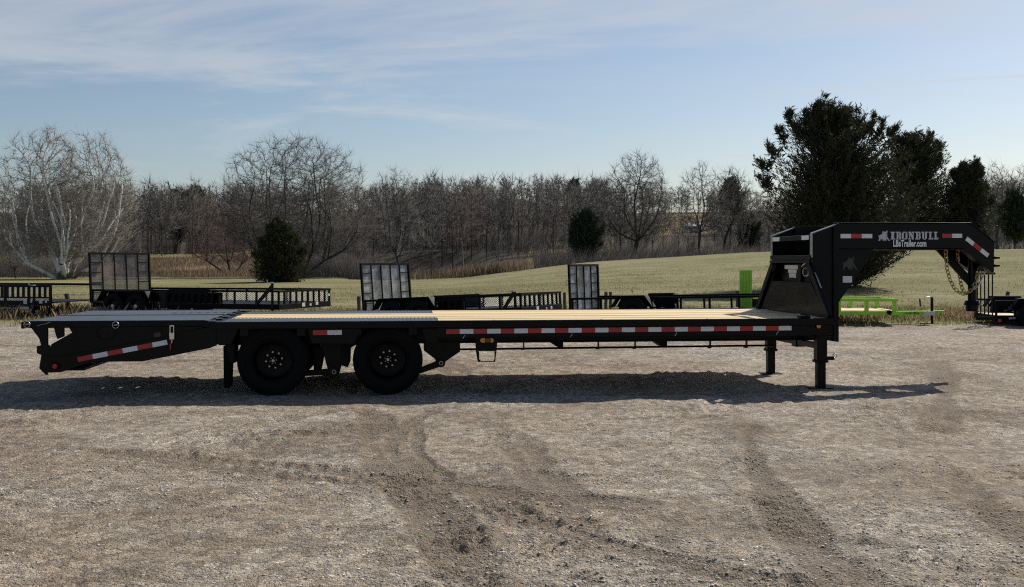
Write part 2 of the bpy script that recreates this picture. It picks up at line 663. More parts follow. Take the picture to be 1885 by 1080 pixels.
# ------------------------------------------------------------------ ground
def terrain(X, Y):
    X, Y = np.asarray(X, float), np.asarray(Y, float)
    g = np.interp(X, [-60, -9, -3.3, 6.3, 19, 38, 120], [0.0, -0.03, 0.2, 1.36, 2.16, 2.3, 3.2])
    h = g * ss(30, 80, Y) - (0.55 * g + 0.25) * ss(84, 128, Y)
    hill = 3.3 * ss(112, 205, Y) + (2.5 + 5.5 * ss(-10, 45, X)) * ss(170, 290, Y) + np.interp(X / np.maximum(Y, 50) * 400, [-200, 0, 36, 150], [20, 18, 6, 7]) * ss(235, 400, Y)
    hill = hill * (1 - 0.25 * ss(-30, -70, X))
    mid = np.abs(X + 0.085 * Y) / (0.045 * Y + 1.0)
    basin = np.exp(-mid ** 4) * ss(86, 96, Y) * (1 - ss(182, 196, Y))
    h = h + hill * (1 - basin) - 0.8 * basin
    h = h + 0.10 * fbm(X * 0.12, Y * 0.12, 4) * ss(27, 40, Y) + 0.03
    return h


TR = [  # wheel tracks worn into the yard: points, half width, depth
    ([(6.6, 17), (5.2, 13), (4.4, 11.2), (3.3, 8.46), (2.9, 6.9), (2.76, 5.9), (2.7, 3)], 0.13, 1.0),
    ([(5.0, 17), (3.6, 13), (2.8, 11), (1.98, 9.25), (1.69, 7.4), (1.56, 6.17), (1.5, 3)], 0.13, 0.9),
    ([(-2.9, 18), (-2.2, 14), (-1.5, 11), (-1.15, 9.5), (-0.64, 7), (-0.32, 5.7), (0.1, 3)], 0.14, 1.0),
    ([(-1.2, 18), (-0.6, 13), (-0.1, 9.9), (0.2, 7.5), (0.36, 6.3), (0.7, 3)], 0.13, 0.8),
    ([(-9, 10.8), (-6, 9.5), (-3, 8.3), (-1, 7.4), (1, 6.4), (3, 5.6), (6, 4.6)], 0.12, 0.75),
    ([(-7, 7.4), (-5, 6.6), (-3, 6.0), (-1, 5.3), (1, 4.6), (3, 3.6)], 0.13, 0.75),
    ([(-14, 18), (-6, 16.2), (0, 15.8), (8, 17.2), (14, 19)], 0.22, 0.7),
    ([(-14, 20.2), (-6, 18.2), (0, 17.9), (8, 19.2), (14, 21)], 0.22, 0.7),
    ([(2.2, 23), (5.2, 18), (6.0, 14), (5.7, 11), (5.3, 8), (5.4, 5)], 0.10, 0.5),
    ([(-4.6, 9.2), (-3.4, 8.6), (-3.0, 7.2), (-3.6, 5.4), (-4.2, 4)], 0.16, 0.6)]


_tr = random.Random(12)
for _k in range(14):                       # older, fainter tracks crossing the yard
    _x, _y = _tr.uniform(-6, 6), _tr.uniform(5, 16)
    _a, _c = _tr.uniform(-0.9, 0.9) + (1.57 if _tr.random() < 0.4 else 0), _tr.uniform(-0.12, 0.12)
    _pl = []
    for _s in range(-5, 6):
        _g = _a + _c * _s
        _pl.append((_x + math.sin(_g) * _s * 1.3, _y + math.cos(_g) * _s * 1.3))
    TR.append((_pl, _tr.uniform(0.05, 0.10), _tr.uniform(0.45, 0.7)))


def rut_field(X, Y, parts=False):
    out = np.zeros_like(X)
    along = np.zeros_like(X)
    wob = 0.22 * fbm(X * 0.5, Y * 0.5, 2) + 0.07 * fbm(X * 2.5, Y * 2.5, 2)
    for pl, hw, dep in TR:
        best = np.full_like(X, 9.0)
        run = np.zeros_like(X)
        s0 = 0.0
        for (ax, ay), (bx, by) in zip(pl[:-1], pl[1:]):
            dx, dy = bx - ax, by - ay
            L = math.hypot(dx, dy)
            t = np.clip(((X - ax) * dx + (Y - ay) * dy) / (L * L), 0, 1)
            d = np.hypot(X - ax - t * dx, Y - ay - t * dy)
            m = d < best
            best = np.where(m, d, best)
            run = np.where(m, s0 + t * L, run)
            s0 += L
        d = np.abs(best + wob)
        brk = np.clip(0.45 + 2.4 * vnoise(run * 0.7 + pl[0][0] * 3, run * 0 + hw * 90), 0.05, 1)
        v = np.exp(-(d / hw / 1.15) ** 2) * dep * brk
        m = v > out
        out = np.where(m, v, out)
        along = np.where(m, run + 0.35 * d / hw * 0.2, along)
    return (out, along) if parts else out


def lot_h(X, Y):
    X, Y = np.asarray(X, float), np.asarray(Y, float)
    r, run = rut_field(X, Y, True)
    h = 0.030 * fbm(X * 0.6, Y * 0.6, 3) + 0.020 * fbm(X * 2.4, Y * 3.4, 3)
    clod = np.maximum(fbm(X * 8.0 + 3, Y * 10.0, 4, 0.62) - 0.08, 0)
    patch = np.clip(0.34 + 2.0 * fbm(X * 0.9 + 40, Y * 0.9 + 7, 3), 0.03, 1)
    h = h + 0.046 * clod * patch
    h = h - 0.022 * r + 0.026 * r * np.maximum(np.sin(run * 2 * math.pi / 0.14 + 2.5 * fbm(X * 3, Y * 3, 2)), 0) * np.clip(0.45 + 2.2 * fbm(X * 1.1 + 9, Y * 1.1, 2), 0, 1)
    h = h + 0.014 * np.exp(-((r - 0.30) / 0.16) ** 2)
    return h


def grid_faces(nr, nc):
    i = np.arange(nr - 1)[:, None] * nc + np.arange(nc - 1)[None, :]
    return np.stack([i, i + 1, i + nc + 1, i + nc], -1).reshape(-1, 4)


# near gravel yard, finely modelled where one looks down on it
nr, nc = 450, 530
ys = np.geomspace(3.4, 28.0, nr)
ts = np.linspace(-1, 1, nc)
ts = np.sign(ts) * (0.50 * np.abs(ts) + 0.75 * np.abs(ts) ** 5)
YY = np.repeat(ys[:, None], nc, 1)
XX = ts[None, :] * YY
ZZ = lot_h(XX, YY)
skirt = ss(0.95, 1.24, np.abs(XX / YY)) + ss(3.9, 3.4, YY)
ZZ = ZZ * (1 - np.clip(skirt, 0, 1)) - 0.069 * np.clip(skirt, 0, 1)
me = np_mesh('gravel_yard', np.stack([XX, YY, ZZ], -1).reshape(-1, 3), grid_faces(nr, nc))
at_ = me.attributes.new('rut', 'FLOAT', 'POINT')
at_.data.foreach_set('value', rut_field(XX, YY).astype(np.float32).ravel())
me.polygons.foreach_set('use_smooth', np.ones(len(me.polygons), dtype=bool))
tag(link('gravel_yard', me, M['gravel']), kind='structure')
# the yard goes on all round, behind the camera too
gx, gy = np.meshgrid(np.linspace(-90, 90, 60), np.linspace(-60, 29, 40))
me = np_mesh('gravel_ground', np.stack([gx, gy, gx * 0 - 0.07], -1).reshape(-1, 3), grid_faces(40, 60))
tag(link('gravel_ground', me, M['gravel']), kind='structure')

# pasture, hillside and the land beyond
nr, nc = 290, 240
ys = np.concatenate([np.linspace(23.0, 60, 100, endpoint=False), np.linspace(60, 220, 125, endpoint=False), np.geomspace(220, 900, 65)])
ts = np.linspace(-1, 1, nc)
ts = np.sign(ts) * (0.45 * np.abs(ts) + 0.65 * np.abs(ts) ** 2.2)
YY = np.repeat(ys[:, None], nc, 1)
XX = ts[None, :] * (YY + 25)
edge = 24.6 + 0.9 * fbm(XX * 0.35, XX * 0 + 3, 4) + 0.45 * ss(3, 14, XX) * -1.0
ZZ = terrain(XX, YY) - 0.16 * (1 - ss(-0.6, 1.4, YY - edge))
me = np_mesh('pasture', np.stack([XX, YY, ZZ], -1).reshape(-1, 3), grid_faces(nr, nc))
straw = np.clip(ss(-26, -32, XX + 0.0 * YY) * ss(98, 112, YY) * (1 - ss(176, 186, YY)) + 0.9 * ss(128, 150, YY) * ss(-35, -20, XX) * 0.6, 0, 1)
at_ = me.attributes.new('straw', 'FLOAT', 'POINT')
at_.data.foreach_set('value', straw.astype(np.float32).ravel())
lit = ss(205, 250, YY + 8 * fbm(XX * 0.03, YY * 0.03, 3)) * (1 - (np.abs(XX / YY - 0.165) < 0.03) * (YY < 300) * (YY > 222))
lit = np.maximum(lit, ss(104, 118, YY) * ss(-0.21, -0.19, XX / YY) * ss(0.03, 0.0, XX / YY))
lit = np.maximum(lit, ss(135, 150, YY) * ss(0.08, 0.10, XX / YY) * (1 - ss(215, 222, YY)))
lit = np.maximum(lit, 0.8 * ss(92, 100, YY) * ss(-0.10, -0.13, XX / YY) * ss(-0.235, -0.215, XX / YY))
at_ = me.attributes.new('litter', 'FLOAT', 'POINT')
at_.data.foreach_set('value', lit.astype(np.float32).ravel())
me.polygons.foreach_set('use_smooth', np.ones(len(me.polygons), dtype=bool))
tag(link('pasture', me, M['pasture']), kind='structure')

# pond
px_, pz_ = [], []
wy = np.linspace(88, 192, 40)
V = np.concatenate([np.stack([-0.085 * wy - 0.075 * wy, wy, wy * 0 - 0.14], -1), np.stack([-0.085 * wy + 0.075 * wy, wy, wy * 0 - 0.14], -1)])
Fc = [(i, i + 40, i + 41, i + 1) for i in range(39)]
tag(link('pond', np_mesh('pond', V, Fc), M['water']), kind='structure')


# loose stones lying on the yard
def stones(n, seed, zlo, zhi, smin, smax):
    r = np.random.default_rng(seed)
    y = np.exp(r.uniform(np.log(zlo), np.log(zhi), n))
    x = r.uniform(-0.60, 0.60, n) * y
    dens = np.clip(0.26 + 1.9 * fbm(x * 0.55 + 20, y * 0.55 + 3, 4) + 0.45 * ss(-1, -3, x) * ss(7.5, 5.5, y), 0.06, 1)
    keep = r.random(n) < dens
    x, y = x[keep], y[keep]
    n = len(x)
    s = smin * (smax / smin) ** (r.random(n) ** 2.6)
    base = np.array([(1, 0, 0), (0, 1, 0), (-1, 0, 0), (0, -1, 0), (0, 0, 0.34), (0, 0, -0.5)])
    V = base[None] * s[:, None, None] * r.uniform(0.6, 1.35, (n, 6, 1)) + r.normal(0, 0.14, (n, 6, 3)) * s[:, None, None]
    a = r.uniform(0, 6.28, n)
    ca, sa = np.cos(a)[:, None], np.sin(a)[:, None]
    vx, vy = V[..., 0] * ca - V[..., 1] * sa, V[..., 0] * sa + V[..., 1] * ca
    V = np.stack([vx + x[:, None], vy + y[:, None], V[..., 2] + (lot_h(x, y) + s * 0.12)[:, None]], -1)
    f = np.array([(0, 1, 4), (1, 2, 4), (2, 3, 4), (3, 0, 4), (1, 0, 5), (2, 1, 5), (3, 2, 5), (0, 3, 5)])
    return V.reshape(-1, 3), (f[None] + 6 * np.arange(n)[:, None, None]).reshape(-1, 3)


V, Fc = stones(72000, 3, 3.8, 15, 0.0038, 0.0125)
tag(link('loose_gravel', np_mesh('loose_gravel', V, Fc), M['stone']), 'pale crushed stones scattered over the whole yard', 'gravel', kind='stuff')


# grass, weeds and reeds: blades with a bend
def blades(x, y, z, hgt, wid, lean, r):
    n = len(x)
    a = r.uniform(0, 6.28, n)
    b = r.uniform(0, 6.28, n)
    dx, dy = np.cos(a) * wid, np.sin(a) * wid
    lx, ly = np.cos(b) * lean * hgt, np.sin(b) * lean * hgt
    P = np.stack([np.stack([x - dx, y - dy, z - 0.02], -1), np.stack([x + dx, y + dy, z - 0.02], -1),
                  np.stack([x + 0.35 * lx + dx * .6, y + 0.35 * ly + dy * .6, z + 0.6 * hgt], -1),
                  np.stack([x + lx, y + ly, z + hgt], -1)], 1)
    f = np.array([(0, 1, 2), (0, 2, 3)])
    return P.reshape(-1, 3), (f[None] + 4 * np.arange(n)[:, None, None]).reshape(-1, 3)


def tufts(name, n, per, seed, xr, yr, hr, wid, lean, mat, label, cat, dens=None, rad=0.12):
    r = np.random.default_rng(seed)
    y = r.uniform(yr[0], yr[1], n)
    x = r.uniform(xr[0], xr[1], n) * y
    if dens is not None:
        k = r.random(n) < dens(x, y)
        x, y = x[k], y[k]
    n = len(x)
    hh = r.uniform(hr[0], hr[1], n)
    X = (x[:, None] + r.normal(0, rad, (n, per))).ravel()
    Y = (y[:, None] + r.normal(0, rad, (n, per))).ravel()
    Hh = (hh[:, None] * r.uniform(0.5, 1.1, (n, per))).ravel()
    V, Fc = blades(X, Y, terrain(X, Y), Hh, wid, lean * r.uniform(0.3, 1.2, n * per), r)
    o = link(name, np_mesh(name, V, Fc), mat)
    return tag(o, label, cat, kind='stuff')


tufts('grass_verge', 9000, 7, 21, (-0.62, 0.62), (24.2, 33), (0.05, 0.16), 0.008, 0.5, M['grass'],
      'ragged short grass along the edge of the yard', 'grass', lambda x, y: np.clip((y - 24.3) / 2.5 + 0.8 * fbm(x * 0.5, y * 0.5, 3), 0, 1))
tufts('dry_weeds', 2600, 6, 22, (0.28, 0.60), (26.3, 28.6), (0.10, 0.32), 0.007, 0.45, M['straw'],
      'brown dry weeds behind the green trailer', 'weeds', lambda x, y: np.clip(0.55 + 1.6 * fbm(x * 0.7, y * 0.7, 3), 0, 1), 0.18)
tufts('roadside_weeds', 1500, 6, 23, (-0.62, -0.30), (26.5, 30.5), (0.15, 0.42), 0.007, 0.5, M['straw'],
      'thin dry weeds beside the leaning post at the left', 'weeds', lambda x, y: np.clip(0.35 + 1.6 * fbm(x * 0.7, y * 0.7, 3), 0, 1), 0.18)
tufts('field_grass', 15000, 4, 24, (-0.60, 0.60), (30, 62), (0.03, 0.09), 0.012, 0.6, M['grass'],
      'short winter grass of the pasture beyond the trailers', 'grass', lambda x, y: np.clip(0.5 + 1.3 * fbm(x * 0.12, y * 0.2, 4), 0.1, 1), 0.25)
tufts('pond_reeds', 2600, 6, 25, (-0.095, 0.012), (83, 92), (0.4, 1.15), 0.016, 0.25, M['reed'],
      'reddish brown reeds growing along the pond edge', 'reeds', lambda x, y: np.clip(0.6 + 1.5 * fbm(x * 0.4, y * 0.4, 3) - 0.75 * ss(-0.035, -0.06, x / y), 0, 1), 0.3)
tufts('hillside_straw', 6000, 5, 26, (-0.36, -0.20), (104, 176), (0.3, 0.8), 0.03, 0.3, M['reed'],
      'brown broom grass covering the slope beyond the gap in the trees', 'grass', lambda x, y: np.clip(0.75 + 1.2 * fbm(x * 0.1, y * 0.1, 3), 0, 1), 0.5)


# ------------------------------------------------------------------ trees
def seg_mesh(name, S, n=3, mat=None):
    """S: rows of x0 y0 z0 x1 y1 z1 r0 r1 -> thin tapered prisms"""
    S = np.asarray(S, float)
    P, Q, r0, r1 = S[:, 0:3], S[:, 3:6], S[:, 6], S[:, 7]
    D = Q - P
    D /= np.linalg.norm(D, axis=1)[:, None] + 1e-9
    ref = np.where(np.abs(D[:, 2:3]) < 0.9, np.array([[0, 0, 1.0]]), np.array([[1.0, 0, 0]]))
    A = np.cross(D, ref)
    A /= np.linalg.norm(A, axis=1)[:, None] + 1e-9
    Bv = np.cross(D, A)
    rings = []
    for base, rr in ((P, r0), (Q, r1)):
        for k in range(n):
            g = 2 * math.pi * k / n
            rings.append(base + (A * math.cos(g) + Bv * math.sin(g)) * rr[:, None])
    V = np.stack(rings, 1).reshape(-1, 3)
    f = np.array([(k, (k + 1) % n, (k + 1) % n + n, k + n) for k in range(n)])
    Fc = (f[None] + 2 * n * np.arange(len(S))[:, None, None]).reshape(-1, 4)
    me = np_mesh(name, V, Fc)
    me.polygons.foreach_set('use_smooth', np.ones(len(me.polygons), dtype=bool))
    return me


def cone_mesh(name, S, T):
    """branch prisms S and pointed twigs T in one mesh of triangles"""
    S, T = np.asarray(S, float), np.asarray(T, float)
    Vs, Fs = [], []
    base = 0
    for Q, k in ((S, 2), (T, 1)):
        if len(Q) == 0:
            continue
        P0, P1, r0, r1 = Q[:, 0:3], Q[:, 3:6], Q[:, 6], Q[:, 7]
        D_ = P1 - P0
        D_ /= np.linalg.norm(D_, axis=1)[:, None] + 1e-9
        ref = np.where(np.abs(D_[:, 2:3]) < 0.9, np.array([[0, 0, 1.0]]), np.array([[1.0, 0, 0]]))
        A = np.cross(D_, ref)
        A /= np.linalg.norm(A, axis=1)[:, None] + 1e-9
        B = np.cross(D_, A)
        rings = [P0 + (A * math.cos(2.0944 * q) + B * math.sin(2.0944 * q)) * r0[:, None] for q in range(3)]
        if k == 2:
            rings += [P1 + (A * math.cos(2.0944 * q) + B * math.sin(2.0944 * q)) * r1[:, None] for q in range(3)]
            f = np.array([(0, 1, 4), (0, 4, 3), (1, 2, 5), (1, 5, 4), (2, 0, 3), (2, 3, 5)])
        else:
            rings += [P1]
            f = np.array([(0, 1, 3), (1, 2, 3), (2, 0, 3)])
        n = len(rings)
        Vs.append(np.stack(rings, 1).reshape(-1, 3))
        Fs.append((f[None] + base + n * np.arange(len(Q))[:, None, None]).reshape(-1, 3))
        base += n * len(Q)
    me = np_mesh(name, np.concatenate(Vs), np.concatenate(Fs))
    me.polygons.foreach_set('use_smooth', np.ones(len(me.polygons), dtype=bool))
    return me


def colonize(seed, A, starts, D, di, dk, iters=90, lift=0.06, jit=0.10):
    """grow branches towards the points A; starts: list of polylines (first one from the ground)"""
    r = np.random.default_rng(seed)
    pos, par = [], []
    for line in starts:
        prev = -1 if not isinstance(line, tuple) else line[0]
        for p in (line if not isinstance(line, tuple) else line[1]):
            pos.append(np.array(p, float))
            par.append(prev)
            prev = len(pos) - 1
    A = np.array(A, float)
    P = np.array(pos)
    d = np.linalg.norm(A[:, None] - P[None], axis=2)
    ni, nd = d.argmin(1), d.min(1)
    grown = {}
    for it in range(iters):
        act = nd < di
        if not act.any():
            di *= 1.3
            continue
        idx = np.unique(ni[act])
        vec = A[act] - P[ni[act]]
        vec /= np.linalg.norm(vec, axis=1)[:, None] + 1e-9
        acc = np.zeros((len(P), 3))
        np.add.at(acc, ni[act], vec)
        nv = acc[idx]
        nv /= np.linalg.norm(nv, axis=1)[:, None] + 1e-9
        nv += r.normal(0, jit, nv.shape) + np.array([0, 0, lift])
        nv /= np.linalg.norm(nv, axis=1)[:, None]
        newp = P[idx] + nv * D
        ok = np.array([grown.get(int(i), 0) < 4 for i in idx])
        if not ok.any():
            break
        idx, newp = idx[ok], newp[ok]
        for i in idx:
            grown[int(i)] = grown.get(int(i), 0) + 1
        base = len(P)
        P = np.concatenate([P, newp])
        par += [int(i) for i in idx]
        for s_ in range(0, len(newp), 400):
            dd = np.linalg.norm(A[:, None] - newp[None, s_:s_ + 400], axis=2)
            m_, mi = dd.min(1), dd.argmin(1)
            b = m_ < nd
            nd[b] = m_[b]
            ni[b] = base + s_ + mi[b]
        keep = nd > dk
        A, ni, nd = A[keep], ni[keep], nd[keep]
        if len(A) == 0:
            break
    par = np.array(par)
    n = len(P)
    # pipe model for the girth
    R = np.zeros(n)
    kids = np.zeros(n, int)
    for i in range(n - 1, -1, -1):
        if par[i] >= 0:
            kids[par[i]] += 1
    load = np.zeros(n)
    for i in range(n - 1, -1, -1):
        if load[i] == 0:
            load[i] = 1.0
        if par[i] >= 0:
            load[par[i]] += load[i] * 1.0
    return P, par, load, kids


def tree_segments(seed, H, Wd, base_h, starts, natt, D, r_tip, power=0.44, shape=1.0, shell=0.15, twigs=2, twig_len=0.5, wobble=0.16, lift=0.06, bottom=0.25, depth=0.9, thick=25):
    """a dome-shaped crown of height H and width Wd whose foot is at base_h"""
    r = np.random.default_rng(seed)
    pts = []
    cz = base_h + (H - base_h) * bottom
    while len(pts) < natt:
        v = r.normal(0, 1, 3)
        v /= np.linalg.norm(v)
        rad = r.random() ** (1 / 3 * (1 - shell) + 0.02)
        v *= rad
        az = math.atan2(v[1], v[0])
        lump = 1 + wobble * math.sin(3 * az + seed) + wobble * float(vnoise(np.array([az * 1.6 + seed]), np.array([v[2] * 2.5])[0:1])[0]) * 2.2
        q = np.array([v[0] * Wd / 2 * lump, v[1] * Wd / 2 * depth * lump, cz + (v[2] * (H - cz) * (0.9 + 0.1 * lump) if v[2] > 0 else v[2] * (cz - base_h))])
        pts.append(q)
    P, par, load, kids = colonize(seed, pts, starts, D, D * 6, D * 1.55, lift=lift)
    R = r_tip * load ** power
    S = []
    lev = []
    for i in range(len(P)):
        if par[i] >= 0:
            S.append((*P[par[i]], *P[i], min(R[par[i]], R[i] * 1.5), R[i]))
            lev.append(load[i])
    S, lev = np.array(S), np.array(lev)
    # twigs at the tips and along thin branches
    thin = np.where((load < 14) & (par >= 0))[0]
    T = []
    for k in range(twigs):
        i = thin
        d = P[i] - P[par[i]]
        d /= np.linalg.norm(d, axis=1)[:, None] + 1e-9
        d = d + r.normal(0, 0.62, d.shape) + np.array([0, 0, 0.30])
        d /= np.linalg.norm(d, axis=1)[:, None]
        L = twig_len * r.uniform(0.4, 1.2, len(i))
        m = P[i] + d * L[:, None] * 0.5
        d2 = d + r.normal(0, 0.3, d.shape) + np.array([0, 0, 0.1])
        e = m + d2 * L[:, None] * 0.5
        T.append(np.concatenate([P[i], e, np.full((len(i), 1), r_tip * 0.95), np.full((len(i), 1), r_tip * 0.5)], 1))
    T = np.concatenate(T)
    big = lev > thick
    return S[big], S[~big], T


def bare_tree(name, label, px, z, top, wpx, seed, bark_m, twig_m, cpx=None, group=None, base=0.22, natt=1500, stems=1, spread=0.5, power=0.44, D=0.30, twigs=5, limbs=8, tipf=1.0, fat=1.0, **kw):
    """trunk at the column px, crown wpx wide around the column cpx, at depth z"""
    p = at(px, 0, z)
    g = float(terrain(p.x, z)) - 0.1
    H = CAMH - (top - YH) / F * z - g
    Wd = wpx / F * z
    off = ((cpx if cpx is not None else px) - px) / F * z
    r = random.Random(seed)
    starts = []
    cnt = 0
    nl = limbs
    for k in range(stems):
        a = 0 if stems == 1 else (k / (stems - 1) * 2 - 1)
        tipx, tipy = off * 0.35 + a * spread * Wd * 0.25, r.uniform(-0.2, 0.2) * Wd * (stems > 1)
        hh = H * base * (1.0 if stems == 1 else r.uniform(0.8, 1.2) * (1 - 0.25 * abs(a)))
        n = max(3, int(hh / D))
        line = []
        for q in range(n + 1):
            f = q / n
            line.append((tipx * f ** 1.2 + a * 0.25 * min(1.0, f * 5) + 0.06 * math.sin(f * 5 + seed + k) * f, tipy * f ** 1.2, hh * f))
        starts.append(line)
        tip = cnt + n
        cnt += n + 1
        for j in range(nl):                  # limbs fanning out and up through the crown
            s_ = (j + 0.5) / nl * 2 - 1 if stems == 1 else a * 0.75 + r.uniform(-0.35, 0.35)
            s_ = max(-0.95, min(0.95, s_ + r.uniform(-0.12, 0.12)))
            az = r.uniform(-1, 1)
            ex = off * 0.35 + s_ * Wd * 0.40
            ey = az * Wd * 0.34 * math.sqrt(max(0.05, 1 - s_ * s_))
            ez = H * (0.86 - 0.42 * s_ * s_ - 0.18 * az * az) * r.uniform(0.8, 1.0)
            frm = tip - r.randrange(0, max(1, n // 3))
            p0 = line[frm - (cnt - n - 1) if False else min(n, frm - tip + n)]
            m_ = max(4, int((Vector((ex, ey, ez)) - Vector(p0)).length / (D * 1.3)))
            seg = []
            ph = r.uniform(0, 6)
            for q in range(1, m_ + 1):
                f = q / m_
                bow = math.sin(f * math.pi) * Wd * 0.05
                seg.append((p0[0] + (ex - p0[0]) * f ** 0.9 + math.copysign(bow, s_) + 0.10 * math.sin(f * 9 + ph), p0[1] + (ey - p0[1]) * f + 0.1 * math.cos(f * 8 + ph), p0[2] + (ez - p0[2]) * f ** 1.12))
            starts.append((frm, seg))
            cnt += m_
    Sb, Sc, St = tree_segments(seed, H, Wd, H * base * 0.75, starts, natt, D, 0.00011 * z * tipf, power, twigs=twigs, **kw)
    Sb[:, 6:8] *= fat
    # lean crown over its centre
    for S in (Sb, Sc, St):
        for a_, b_ in ((0, 2), (3, 5)):
            f = np.clip((S[:, b_] - H * base * 0.6) / (H * 0.5), 0, 1)
            S[:, a_] += off * 0.65 * f
    t = empty(name, (p.x, z, g))
    tag(t, label, 'tree', group)
    link('trunk', seg_mesh('trunk', Sb, 5), bark_m, t)
    link('crown', cone_mesh('crown', Sc, St), twig_m, t)
    return t


bare_tree('sycamore_tree', 'white barked sycamore with the leftmost crown above the small black trailer', 112, 88, 231, 185, 4, M['sycamore'], M['twig_pale'], 68, 'pair of sycamores', base=0.16, natt=3600, stems=3, limbs=6, spread=0.6, lift=0.10, twig_len=1.0, tipf=1.2, fat=1.45, power=0.48, twigs=4, D=0.27, thick=7)
bare_tree('sycamore_tree', 'white barked sycamore leaning right over the tall mesh gate at left', 128, 90, 242, 170, 9, M['sycamore'], M['twig_pale'], 202, 'pair of sycamores', base=0.18, natt=3300, stems=3, limbs=6, spread=0.6, lift=0.10, twig_len=1.0, tipf=1.2, fat=1.45, power=0.48, twigs=4, D=0.27, thick=7)
bare_tree('oak_tree', 'broad many stemmed bare tree fanning out behind the dark cone shaped cedar', 555, 100, 249, 290, 3, M['bark_dark'], M['twig'], 545, base=0.20, natt=5200, stems=7, limbs=4, spread=0.85, twig_len=1.1, lift=0.10, twigs=4, D=0.26)
bare_tree('maple_tree', 'low reddish bare tree between the brown slope and the cone shaped cedar', 425, 118, 362, 150, 21, M['bark_dark'], M['twig_red'], 400, base=0.22, natt=1700, stems=3, limbs=4, D=0.32, twig_len=1.1, twigs=4)
bare_tree('bare_tree', 'loose bare tree with crooked limbs right of the broad many stemmed tree', 735, 118, 304, 115, 31, M['bark'], M['twig'], 722, base=0.3, natt=1500, D=0.32, twig_len=1.1, twigs=4)
bare_tree('birch_tree', 'slim pale trunked tree standing in front of the middle of the wood', 852, 150, 335, 80, 33, M['twig_pale'], M['twig_red'], 850, base=0.4, natt=700, D=0.42, power=0.38, twig_len=1.3, twigs=4, thick=9)
bare_tree('bare_tree', 'tallest round crowned bare tree on the ridge right of the middle', 1168, 140, 278, 142, 42, M['bark_dark'], M['twig'], 1180, base=0.24, natt=2800, D=0.32, twig_len=1.2, lift=0.10, power=0.46, twigs=4)
bare_tree('bare_tree', 'open forked bare tree in front of the far lawn', 1287, 138, 299, 92, 47, M['bark_dark'], M['twig'], 1290, base=0.36, natt=1600, D=0.32, twig_len=1.1, lift=0.10, twigs=4)
bare_tree('bare_tree', 'hazy bare tree just left of the big cedar', 1330, 145, 306, 92, 51, M['bark_dark'], M['twig'], 1360, base=0.38, natt=1500, D=0.36, twig_len=1.2, lift=0.10, twigs=4)
bare_tree('bare_tree', 'bare tree at the right edge behind the small spreading evergreen', 1835, 170, 299, 80, 52, M['bark'], M['twig'], 1835, base=0.35, natt=1200, D=0.40, twig_len=1.3, twigs=4)
bare_tree('bare_tree', 'bare tree cut by the right edge of the picture', 1890, 175, 300, 90, 57, M['bark'], M['twig'], 1886, base=0.35, natt=1200, D=0.40, twig_len=1.3, twigs=4)
bare_tree('bare_tree', 'small bare tree at the lower left behind the black trailer', 28, 96, 425, 100, 58, M['bark_dark'], M['twig'], 26, base=0.25, natt=500, D=0.3, twig_len=0.9)

# the wood: a front row of trees one can tell apart, then the mass behind
woods_l = []
for k in range(6):
    Sb, Sc, St = tree_segments(200 + k, 15.0, 6.0 + 0.5 * k, 3.0, [[(0, 0, q * 0.9) for q in range(7)]], 95, 0.9, 0.042, 0.32, twigs=6, twig_len=2.3, bottom=0.45, lift=0.12)
    thin_ = Sc[:, 7] < 0.042 * 8 ** 0.32
    woods_l.append((np.concatenate([Sb, Sc[~thin_]]), np.concatenate([Sc[thin_], St])))
WOOD = random.Random(77)
protos = []
for k in range(6):
    Sb, Sc, St = tree_segments(300 + k, 15.0, 5.2 + 0.6 * k, 4.5, [[(0.02 * math.sin(q), 0, q * 0.5) for q in range(12)]], 330, 0.50, 0.026, 0.38, twigs=4, twig_len=1.0, bottom=0.45, lift=0.12)
    protos.append((seg_mesh('trunk', Sb, 5), cone_mesh('crown', Sc, St)))
    protos[-1][0].materials.append(M['bark_dark'])
    protos[-1][1].materials.append(M['twig'])
front = [300, 322, 352, 385, 450, 690, 770, 792, 815, 838, 872, 896, 915, 938, 958, 980, 1003, 1022, 1048, 1075, 1098, 1122, 1140, 1205, 1225, 1248, 1268, 1310, 1352, 1372, 1395, 1412]
for i, px in enumerate(front):
    z = WOOD.uniform(168, 196) if px < 1110 else WOOD.uniform(140, 175)
    p = at(px + WOOD.uniform(-5, 5), 0, z)
    g = float(terrain(p.x, z)) - 0.1
    top = WOOD.uniform(318, 352) if px > 780 else WOOD.uniform(330, 356)
    if px > 1190: top = WOOD.uniform(350, 395)
    s = (CAMH - (top - YH) / F * z - g) / 15
    t = empty('woodland_tree', (p.x, z, g), WOOD.uniform(0, 6.28))
    t.scale = (s * WOOD.uniform(0.8, 1.15), s * WOOD.uniform(0.8, 1.15), s)
    tag(t, 'slim bare tree in the front row of the wood beyond the pasture', 'tree', 'trees in the front row of the wood')
    m = protos[WOOD.randrange(6)]
    link('trunk', m[0], None, t)
    link('crown', m[1], None, t)
mass, massT = [], []
NW = 490
